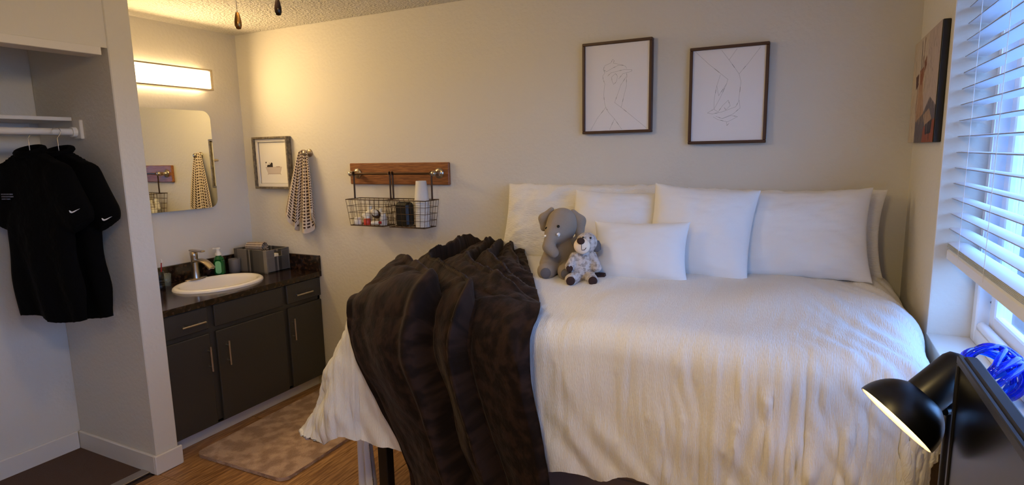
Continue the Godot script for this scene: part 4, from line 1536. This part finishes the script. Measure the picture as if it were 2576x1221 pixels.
# ---------------------------------------------------------------- plush toys
func elephant_sdf(p: Vector3) -> float:
	var d := ell(p, Vector3(0.006, 0.222, 0.012), Vector3(0.066, 0.070, 0.062))
	d = smin(d, ell(p, Vector3(-0.024, 0.188, 0.045), Vector3(0.044, 0.046, 0.040)), 0.03)
	# trunk curling down and up
	d = smin(d, cap(p, Vector3(-0.040, 0.185, 0.075), Vector3(-0.052, 0.140, 0.095), 0.028, 0.024), 0.02)
	d = smin(d, cap(p, Vector3(-0.052, 0.140, 0.095), Vector3(-0.032, 0.118, 0.105), 0.024, 0.022), 0.012)
	# body, arms and legs
	d = smin(d, ell(p, Vector3(0.012, 0.088, 0.0), Vector3(0.066, 0.088, 0.056)), 0.02)
	d = smin(d, cap(p, Vector3(-0.040, 0.130, 0.020), Vector3(-0.066, 0.060, 0.045), 0.022, 0.026), 0.012)
	d = smin(d, cap(p, Vector3(0.055, 0.130, 0.015), Vector3(0.080, 0.070, 0.040), 0.022, 0.026), 0.012)
	d = smin(d, cap(p, Vector3(-0.03, 0.045, 0.02), Vector3(-0.064, 0.036, 0.085), 0.034, 0.037), 0.012)
	d = smin(d, cap(p, Vector3(0.04, 0.045, 0.02), Vector3(0.020, 0.036, 0.100), 0.034, 0.037), 0.012)
	return d

func dog_sdf(p: Vector3) -> float:
	var d := ell(p, Vector3(0.022, 0.160, 0.0), Vector3(0.044, 0.042, 0.042))
	d = smin(d, ell(p, Vector3(0.004, 0.062, 0.0), Vector3(0.056, 0.066, 0.048)), 0.018)
	d = smin(d, cap(p, Vector3(-0.03, 0.105, 0.01), Vector3(-0.052, 0.070, 0.045), 0.018, 0.019), 0.01)
	d = smin(d, cap(p, Vector3(0.045, 0.105, 0.01), Vector3(0.058, 0.065, 0.045), 0.018, 0.019), 0.01)
	d = smin(d, cap(p, Vector3(-0.01, 0.030, 0.02), Vector3(-0.050, 0.022, 0.072), 0.022, 0.024), 0.01)
	d = smin(d, cap(p, Vector3(0.03, 0.028, 0.02), Vector3(0.034, 0.022, 0.078), 0.022, 0.024), 0.01)
	return d + 0.0015 * sin(p.x * 190.0) * sin(p.y * 170.0) * sin(p.z * 180.0)

func ear_sdf_r(p: Vector3) -> float:
	var d := cap(p, Vector3(0.052, 0.270, 0.0), Vector3(0.080, 0.235, 0.012), 0.014, 0.024)
	return smin(d, cap(p, Vector3(0.080, 0.235, 0.012), Vector3(0.078, 0.165, 0.030), 0.024, 0.018), 0.012)

func ear_sdf_l(p: Vector3) -> float:
	var d := cap(p, Vector3(-0.038, 0.282, -0.005), Vector3(-0.072, 0.245, -0.012), 0.012, 0.021)
	return smin(d, cap(p, Vector3(-0.072, 0.245, -0.012), Vector3(-0.072, 0.205, -0.006), 0.021, 0.015), 0.012)

func build_toys() -> void:
	var turn := atan2(0.97, 2.26)
	var e := thing("elephant_toy", "grey plush elephant sitting on the bed against the white pillows", "toy", Vector3(2.565, 1.028, 0.545), turn)
	obj("body", nets(elephant_sdf, Vector3(-0.125, -0.01, -0.075), Vector3(0.125, 0.31, 0.15), 0.006), M.elephant_plush, e)
	obj("ear", nets(ear_sdf_r, Vector3(0.03, 0.13, -0.03), Vector3(0.12, 0.30, 0.06), 0.005), M.elephant_plush, e)
	obj("ear", nets(ear_sdf_l, Vector3(-0.11, 0.17, -0.05), Vector3(-0.015, 0.31, 0.03), 0.005), M.elephant_plush, e)
	var eye := SphereMesh.new()
	eye.radius = 0.0062
	eye.height = 0.0124
	eye.radial_segments = 16
	eye.rings = 8
	for p in [Vector3(-0.012, 0.222, 0.0815), Vector3(-0.060, 0.212, 0.060)]:
		var o := obj("eye", eye, M.eye_black, e)
		o.position = p
	for p in [[-0.012, 0.192, 0.090], [-0.062, 0.184, 0.080]]:
		obj("tusk", tubes([Vector3(p[0], p[1], p[2] - 0.012), Vector3(p[0] - 0.001, p[1] - 0.004, p[2] + 0.006), Vector3(p[0] - 0.003, p[1] + 0.002, p[2] + 0.014)], [0.0085, 0.0075, 0.004], 10), M.tusk_white, e)
	for p in [Vector3(-0.066, 0.034, 0.119), Vector3(0.018, 0.034, 0.134)]:
		obj("foot_pad", lathes([Vector2(0.022, 0.0), Vector2(0.018, 0.0035), Vector2(0.0, 0.0045)], 18, Transform3D(Basis(Vector3.RIGHT, Vector3.BACK, Vector3.DOWN), p)), M.grey_plush, e)
	var d := thing("dog_toy", "small mottled white plush dog with cream muzzle leaning on the elephant", "toy", Vector3(2.682, 1.026, 0.615), turn + 0.05)
	obj("body", nets(dog_sdf, Vector3(-0.09, -0.01, -0.07), Vector3(0.095, 0.215, 0.115), 0.005), M.dog_plush, d)
	obj("muzzle", lathes([Vector2(0.0, -0.026), Vector2(0.018, -0.022), Vector2(0.029, -0.009), Vector2(0.033, 0.006), Vector2(0.029, 0.018), Vector2(0.018, 0.026), Vector2(0.0, 0.029)], 24, Transform3D(Basis(Vector3.RIGHT, 1.2), Vector3(-0.002, 0.152, 0.042))), M.cream_plush, d)
	obj("nose", lathes([Vector2(0.0, -0.006), Vector2(0.013, -0.005), Vector2(0.016, 0.0), Vector2(0.012, 0.005), Vector2(0.0, 0.007)], 16, Transform3D(Basis(Vector3.RIGHT, 0.9), Vector3(-0.008, 0.176, 0.060))), M.brown_suede, d)
	obj("mouth_stitch", tubes([Vector3(-0.007, 0.168, 0.0735), Vector3(-0.007, 0.150, 0.0765), Vector3(-0.006, 0.142, 0.0755), Vector3(0.005, 0.142, 0.0745), Vector3(0.012, 0.150, 0.0715)], 0.0012, 6), M.brown_suede, d)
	for s in [[0.060, 0.146, 0.004], [-0.018, 0.160, -0.012]]:
		obj("ear", lathes([Vector2(0.0, -0.026), Vector2(0.016, -0.020), Vector2(0.021, 0.0), Vector2(0.017, 0.018), Vector2(0.0, 0.026)], 18, Transform3D(Basis(Vector3.BACK, 0.25), Vector3(s[0], s[1], s[2])), 1.0, 0.62), M.grey_plush, d)
	for p in [Vector3(0.004, 0.186, 0.036), Vector3(0.034, 0.184, 0.036)]:
		var o := obj("eye", eye, M.eye_black, d)
		o.position = p
		o.scale = Vector3(0.7, 0.7, 0.7)
	obj("foot_pad", lathes([Vector2(0.018, 0.0), Vector2(0.015, 0.004), Vector2(0.0, 0.005)], 16, Transform3D(Basis(Vector3.RIGHT, Vector3.BACK, Vector3.DOWN), Vector3(-0.052, 0.022, 0.0935))), M.brown_suede, d)
	obj("foot_pad", lathes([Vector2(0.018, 0.0), Vector2(0.015, 0.004), Vector2(0.0, 0.005)], 16, Transform3D(Basis(Vector3.RIGHT, Vector3.BACK, Vector3.DOWN), Vector3(0.035, 0.022, 0.0995))), M.brown_suede, d)
	obj("arm_pad", lathes([Vector2(0.014, 0.0), Vector2(0.012, 0.004), Vector2(0.0, 0.005)], 16, Transform3D(Basis(Vector3.RIGHT, 1.25), Vector3(-0.053, 0.066, 0.061))), M.brown_suede, d)
	obj("tail", tubes([Vector3(0.05, 0.02, -0.01), Vector3(0.075, 0.018, -0.005), Vector3(0.098, 0.020, 0.004)], [0.012, 0.017, 0.014], 12), M.brown_suede, d)

# ---------------------------------------------------------------- brown throw
func fold_profile(w: float) -> float:
	var br := [-0.45, -0.02, 0.48, 0.675, 1.03, 1.20, 1.42, 1.68, 1.90]
	for i in br.size() - 1:
		if w < br[i + 1]:
			var q: float = (w - br[i]) / (br[i + 1] - br[i])
			var big: float = [0.5, 1.0, 0.9, 0.8, 0.8, 0.7, 0.6, 0.6][i]
			return big * (0.25 * sin(q * PI) + ss(0.10, 0.93, q) * (1.0 - ss(0.955, 1.0, q)) + 0.30 * exp(-pow((q - 0.91) / 0.045, 2.0)) - 0.15 * exp(-pow((q - 0.06) / 0.05, 2.0)))
	return 0.0

func build_throw() -> void:
	# stations along its length: [t, left point, right point]
	var Ls := [[0.0, Vector3(1.93, 1.03, 0.07)], [0.25, Vector3(1.91, 1.025, 0.30)], [0.55, Vector3(1.90, 1.015, 0.60)], [0.85, Vector3(1.89, 1.0, 0.90)], [1.03, Vector3(1.895, 0.975, 1.06)], [1.13, Vector3(1.935, 0.93, 1.155)], [1.28, Vector3(1.99, 0.82, 1.195)], [1.48, Vector3(2.10, 0.62, 1.19)], [1.66, Vector3(2.205, 0.44, 1.19)], [1.85, Vector3(2.235, 0.25, 1.195)], [2.05, Vector3(2.24, 0.05, 1.20)]]
	var Rs := [[0.0, Vector3(2.19, 1.045, 0.10)], [0.25, Vector3(2.29, 1.052, 0.33)], [0.55, Vector3(2.45, 1.046, 0.62)], [0.85, Vector3(2.61, 1.034, 0.90)], [1.03, Vector3(2.71, 1.005, 1.085)], [1.13, Vector3(2.73, 0.95, 1.168)], [1.28, Vector3(2.745, 0.82, 1.185)], [1.48, Vector3(2.785, 0.62, 1.19)], [1.66, Vector3(2.815, 0.44, 1.195)], [1.85, Vector3(2.83, 0.25, 1.20)], [2.05, Vector3(2.84, 0.05, 1.205)]]
	var nu := 300
	var nv := 200
	var P := []
	var UV := []
	var DI := []
	for i in nv:
		var t := 2.05 * i / (nv - 1.0)
		var a: Vector3 = polyline(Ls, t)
		var b: Vector3 = polyline(Rs, t)
		var row := PackedVector3Array()
		var uv := PackedVector2Array()
		var di := PackedFloat32Array()
		var front := ss(0.95, 1.25, t)
		for j in nu:
			var u := j / (nu - 1.0)
			var p := a.lerp(b, u)
			# a gentle crown across the middle
			var shift := 0.0
			if t < 1.1:
				shift = 0.52 * ss(0.0, 0.5, (1.06 - t)) + 0.10 * ss(0.5, 1.0, 1.06 - t)
			var wav := 0.03 * fn.get_noise_2d(t * 2.5, u * 2.0)
			var f := fold_profile(u + shift + wav)
			var amp := lerpf(0.058, 0.078, front)
			var edge := ss(0.0, 0.03, u) * ss(0.0, lerpf(0.22, 0.03, front), 1.0 - u)
			var d := 0.012 + amp * f * lerpf(lerpf(0.12, 0.45, front), 1.0, edge) * ss(0.0, 0.22, t)
			d += 0.009 * fn.get_noise_2d(u * 3.2, t * 4.5) + 0.0022 * fn.get_noise_2d(u * 11.0, t * 13.0)
			d += (1.0 - front) * 0.012 * maxf(0.0, fn.get_noise_2d(u * 6.0 + 20.0, t * 14.0))
			if t < 1.2:
				p.y = lerpf(maxf(p.y, duvet_height(p.x, p.z) + 0.016), p.y, ss(1.04, 1.2, t))
				p.z += 0.012 * ss(1.0, 1.15, t)
			else:
				p.z += 0.012
			row.append(p)
			uv.append(Vector2(u * 0.8, t))
			di.append(d)
		P.append(row)
		UV.append(uv)
		DI.append(di)
	var th := obj("throw_blanket", sheet(P, UV, 0.010, DI), M.throw_plush)
	tag(th, "dark brown plush throw blanket draped in folds over the bed foot", "blanket")

# ---------------------------------------------------------------- desk corner
func build_desk() -> void:
	var dk := thing("desk", "brown desk under the window carrying a monitor and black lamp", "desk", Vector3.ZERO)
	obj("desk_top", lh(Vector3(3.36, 0.690, 1.46), Vector3(3.84, 0.715, 2.75), 0.003), M.desk_top, dk)
	for x in [3.39, 3.81]:
		for z in [1.49, 2.72]:
			obj("leg", lh(Vector3(x - 0.018, 0, z - 0.018), Vector3(x + 0.018, 0.69, z + 0.018), 0.002), M.black_metal, dk)
	# monitor facing into the room
	var mo := thing("monitor", "dark flat monitor on a stand in front of the window, switched off", "monitor", Vector3(3.752, 0.715, 1.87))
	var ht := 0.468
	obj("casing", lh(Vector3(0.004, 0.115, -0.272), Vector3(0.030, ht, 0.272), 0.006), M.bezel_grey, mo)
	var st := mb()
	var zz := 0.272
	bx(st, Vector3(0.001, ht - 0.008, 0), Vector3(0.008, 0.016, zz * 2), 0.002)
	bx(st, Vector3(0.001, 0.123, 0), Vector3(0.008, 0.016, zz * 2), 0.002)
	bx(st, Vector3(0.001, (ht + 0.115) / 2, -zz + 0.007), Vector3(0.008, ht - 0.115 - 0.032, 0.014), 0.002)
	bx(st, Vector3(0.001, (ht + 0.115) / 2, zz - 0.007), Vector3(0.008, ht - 0.115 - 0.032, 0.014), 0.002)
	obj("bezel", st, M.bezel_grey, mo)
	obj("screen", lh(Vector3(0.0, 0.13, -0.258), Vector3(0.004, ht - 0.015, 0.258)), M.screen_black, mo)
	obj("stand_neck", lh(Vector3(0.030, 0.01, -0.03), Vector3(0.050, 0.25, 0.03), 0.003), M.bezel_grey, mo)
	obj("stand_foot", lh(Vector3(-0.06, 0.0, -0.11), Vector3(0.075, 0.012, 0.11), 0.004), M.bezel_grey, mo)
	# desk lamp
	var la := thing("desk_lamp", "black desk lamp with dome shade, lit, beside the monitor", "lamp", Vector3(3.765, 0.715, 1.525))
	obj("base", lathes([Vector2(0.0, 0.0), Vector2(0.062, 0.0), Vector2(0.062, 0.012), Vector2(0.056, 0.018), Vector2(0.0, 0.020)], 32), M.black_satin, la)
	var C := Vector3(3.6682, 1.0334, 1.5745) - la.position
	var vd := (Vector3(3.6682, 1.0334, 1.5745) - Vector3(3.4968, 1.556, 2.8518)).normalized()
	var ax := (Vector3(0.6554, 0.7258, -0.2090) + vd * 0.075).normalized()
	var sx := ax.cross(Vector3.UP).normalized()
	var xf := Transform3D(Basis(sx, ax, sx.cross(ax)), C)
	var r := 0.0767
	var pr := []
	for k in 15:
		var a := k / 14.0 * 1.36
		pr.append(Vector2(cos(a) * r, sin(a) * r * 1.02))
	var inn := []
	for k in 15:
		inn.append(Vector2(pr[14 - k].x * 0.965, pr[14 - k].y * 0.965))
	inn.append(Vector2(pr[0].x * 0.965, 0.0))
	obj("shade", lathes(pr + [Vector2(0.0, r * 1.02)], 40, xf), M.black_satin, la)
	obj("shade_lining", lathes(inn + [Vector2(r, 0.0)], 40, xf), M.white_plastic, la)
	obj("shade_neck", lathes([Vector2(0.036, 0.055), Vector2(0.036, 0.072), Vector2(0.035, 0.150), Vector2(0.031, 0.162), Vector2(0.020, 0.169), Vector2(0.0, 0.171)], 28, xf), M.black_satin, la)
	var top := C + ax * 0.118
	obj("stem", tubes([Vector3(0, 0.015, 0), Vector3(0, 0.30, 0), Vector3(0.0, 0.345, -0.002), top], 0.0115, 14), M.black_satin, la)
	obj("switch_knob", tubes([Vector3(0, 0.335, 0.0), Vector3(-0.014, 0.335, 0.012)], 0.008, 10), M.black_satin, la)
	var em := mat("lit_bulb", Color(1, 0.95, 0.85), 0.4)
	em.emission_enabled = true
	em.emission = Color(1.0, 0.82, 0.55)
	em.emission_energy_multiplier = 14.0
	var bulb := SphereMesh.new()
	bulb.radius = 0.026
	bulb.height = 0.052
	var bo := obj("bulb", bulb, em, la)
	bo.position = C + ax * 0.032
	var om := OmniLight3D.new()
	om.name = "desk_bulb"
	la.add_child(om)
	om.position = C + ax * 0.032
	om.light_color = Color(1.0, 0.80, 0.54)
	om.light_energy = 0.03
	om.light_size = 0.02
	om.shadow_enabled = true
	om.omni_range = 8.0
	om.omni_attenuation = 2.0
	# blue glass knot on the sill
	var kn := thing("glass_knot", "blue blown glass knot ball on the window sill by the monitor", "ornament", Vector3(3.898, WY0 + 0.0045 + 0.0705, 1.20))
	rng.seed = 23
	for q in 9:
		var axq := Vector3(rng.randf_range(-1, 1), rng.randf_range(-1, 1), rng.randf_range(-1, 1)).normalized()
		var u := axq.cross(Vector3(0.31, 0.87, 0.2)).normalized()
		var v := axq.cross(u)
		var pts := []
		var off := rng.randf_range(-0.025, 0.025)
		var rad := sqrt(0.062 * 0.062 - off * off)
		for k in 36:
			var a := TAU * k / 36.0
			pts.append(axq * (off + 0.006 * sin(a * 2.0 + q)) + (u * cos(a) + v * sin(a)) * rad)
		obj("glass_strand", tubes(pts, 0.0072, 10, true), M.blue_glass, kn)

# ---------------------------------------------------------------- ceiling
func build_ceiling_things() -> void:
	# ceiling fan above the frame; its pull chains hang into view
	var c := Vector3(1.98, 0.0, 1.52)
	var f := thing("ceiling_fan", "bronze ceiling fan whose two pull chains hang into view", "fan", c)
	obj("canopy", lathes([Vector2(0.0, 2.19), Vector2(0.085, 2.19), Vector2(0.115, 2.23), Vector2(0.115, 2.29), Vector2(0.075, 2.33), Vector2(0.075, CEIL)], 32), M.bronze_metal, f)
	for k in 4:
		var a := PI / 4 + k * PI / 2 + 0.2
		obj("blade", box(Vector3(cos(a) * 0.36, 2.30, -sin(a) * 0.36), Vector3(0.52, 0.008, 0.125), 0.003, Basis(Vector3.UP, a) * Basis(Vector3.RIGHT, 0.1)), M.dark_walnut, f)
	var pulls := [[Vector3(1.893, 2.0, 1.527), 0.035, "brushed"], [Vector3(2.018, 2.035, 1.481), 0.045, "wood"]]
	for p in pulls:
		var at: Vector3 = p[0] - c
		var st := mb()
		var y := 2.19
		var bead := 0.0022
		while y > at.y:
			lathe(st, [Vector2(0.0, y - bead), Vector2(bead, y), Vector2(0.0, y + bead)], 6, Transform3D(Basis.IDENTITY, Vector3(at.x, 0, at.z)))
			y -= bead * 2.0
		var chain := obj("pull_chain", st, M.brushed_nickel, f)
		var q := at.y
		var fob := obj("chain_fob", lathes([Vector2(0.0, q - 0.052), Vector2(0.0075, q - 0.050), Vector2(0.0105, q - 0.040), Vector2(0.0105, q - 0.030), Vector2(0.0075, q - 0.012), Vector2(0.005, q - 0.002), Vector2(0.0, q)], 16, Transform3D(Basis.IDENTITY, Vector3(at.x, 0, at.z))), M.aged_brass if p[2] == "brushed" else M.fob_wood, chain)
		fob.set_meta("label", "brass teardrop pull" if p[2] == "brushed" else "dark wooden teardrop pull")
	# the fan's frosted bowl light
	var fe := mat("lit_bowl", Color(1, 0.95, 0.86), 0.5)
	fe.emission_enabled = true
	fe.emission = Color(1.0, 0.84, 0.60)
	fe.emission_energy_multiplier = 1.2
	obj("light_bowl", lathes([Vector2(0.0, 2.085), Vector2(0.055, 2.092), Vector2(0.095, 2.115), Vector2(0.115, 2.15), Vector2(0.115, 2.19), Vector2(0.0, 2.19)], 32), fe, f)
	var fo := OmniLight3D.new()
	fo.name = "fan_lamp"
	f.add_child(fo)
	fo.position = Vector3(0, 2.135, 0)
	fo.light_color = Color(1.0, 0.86, 0.61)
	fo.light_energy = 0.40
	fo.light_size = 0.08
	fo.shadow_enabled = true
	fo.omni_range = 9.0
	fo.omni_attenuation = 2.0
	# flush ceiling light of the room, behind the camera
	var cl := thing("ceiling_light", "round frosted flush ceiling light of the bedroom", "light", Vector3(3.0, 0.0, 2.6))
	obj("ring", lathes([Vector2(0.17, CEIL - 0.03), Vector2(0.17, CEIL), Vector2(0.15, CEIL), Vector2(0.15, CEIL - 0.03), Vector2(0.17, CEIL - 0.03)], 36), M.brushed_nickel, cl)
	var em := mat("lit_dome", Color(1, 0.95, 0.86), 0.5)
	em.emission_enabled = true
	em.emission = Color(1.0, 0.80, 0.55)
	em.emission_energy_multiplier = 2.0
	obj("dome", lathes([Vector2(0.0, CEIL - 0.085), Vector2(0.07, CEIL - 0.08), Vector2(0.12, CEIL - 0.06), Vector2(0.15, CEIL - 0.02), Vector2(0.15, CEIL - 0.004)], 36), em, cl)
	area_light("room_lamp", Vector3(0, CEIL - 0.09, 0), Vector3(0, -1, 0.001), Vector2(0.28, 0.28), Color(1.0, 0.87, 0.59), 1.85, cl)

# ---------------------------------------------------------------- outside
func build_outside() -> void:
	struct("ground_outside", lh(Vector3(4.06, -3.3, -40), Vector3(60, -3.0, 40)), M.outside_ground)
	var wb := thing("neighbour_wing", "beige wing of the building seen through the window", "building", Vector3(4.06, -3.0, -3.2))
	obj("wall", lh(Vector3(0.1, 0.0, -4.0), Vector3(0.72, 7.5, 0.0), 0.02), M.outside_stucco, wb)
	obj("downpipe", tubes([Vector3(0.76, 0.0, 0.05), Vector3(0.76, 7.4, 0.05)], 0.03, 10), M.white_vinyl, wb)
	var hb := thing("added_house", "blue-grey house with white framed windows, added to cover bright sky beyond the blind", "building", Vector3(4.6, -3.0, -11.0))  # added house: its dark walls cover the bright sky behind the slats
	obj("wall", lh(Vector3(-0.4, 0.0, -5.0), Vector3(11.0, 7.4, 0.0), 0.02), M.outside_siding, hb)
	for r in 2:
		for c in 5:
			var wx := 0.7 + c * 1.25
			var wy := 1.3 + r * 2.7
			var st := mb()
			frame4(st, Vector3(wx, wy + 0.65, 0.03), 0.72, 1.3, 0.07, 0.08)
			var wf := obj("window", st, M.white_vinyl, hb)
			obj("pane", lh(Vector3(wx - 0.29, wy + 0.07, 0.005), Vector3(wx + 0.29, wy + 1.23, 0.02)), M.outside_pane, wf)
	var st2 := mb()
	prism(st2, PackedVector2Array([Vector2(-0.8, 7.4), Vector2(11.4, 7.4), Vector2(5.3, 9.8)]), 5.6, Transform3D(Basis.IDENTITY, Vector3(0, 0, -2.5)))
	obj("roof", st2, M.outside_roof, hb)
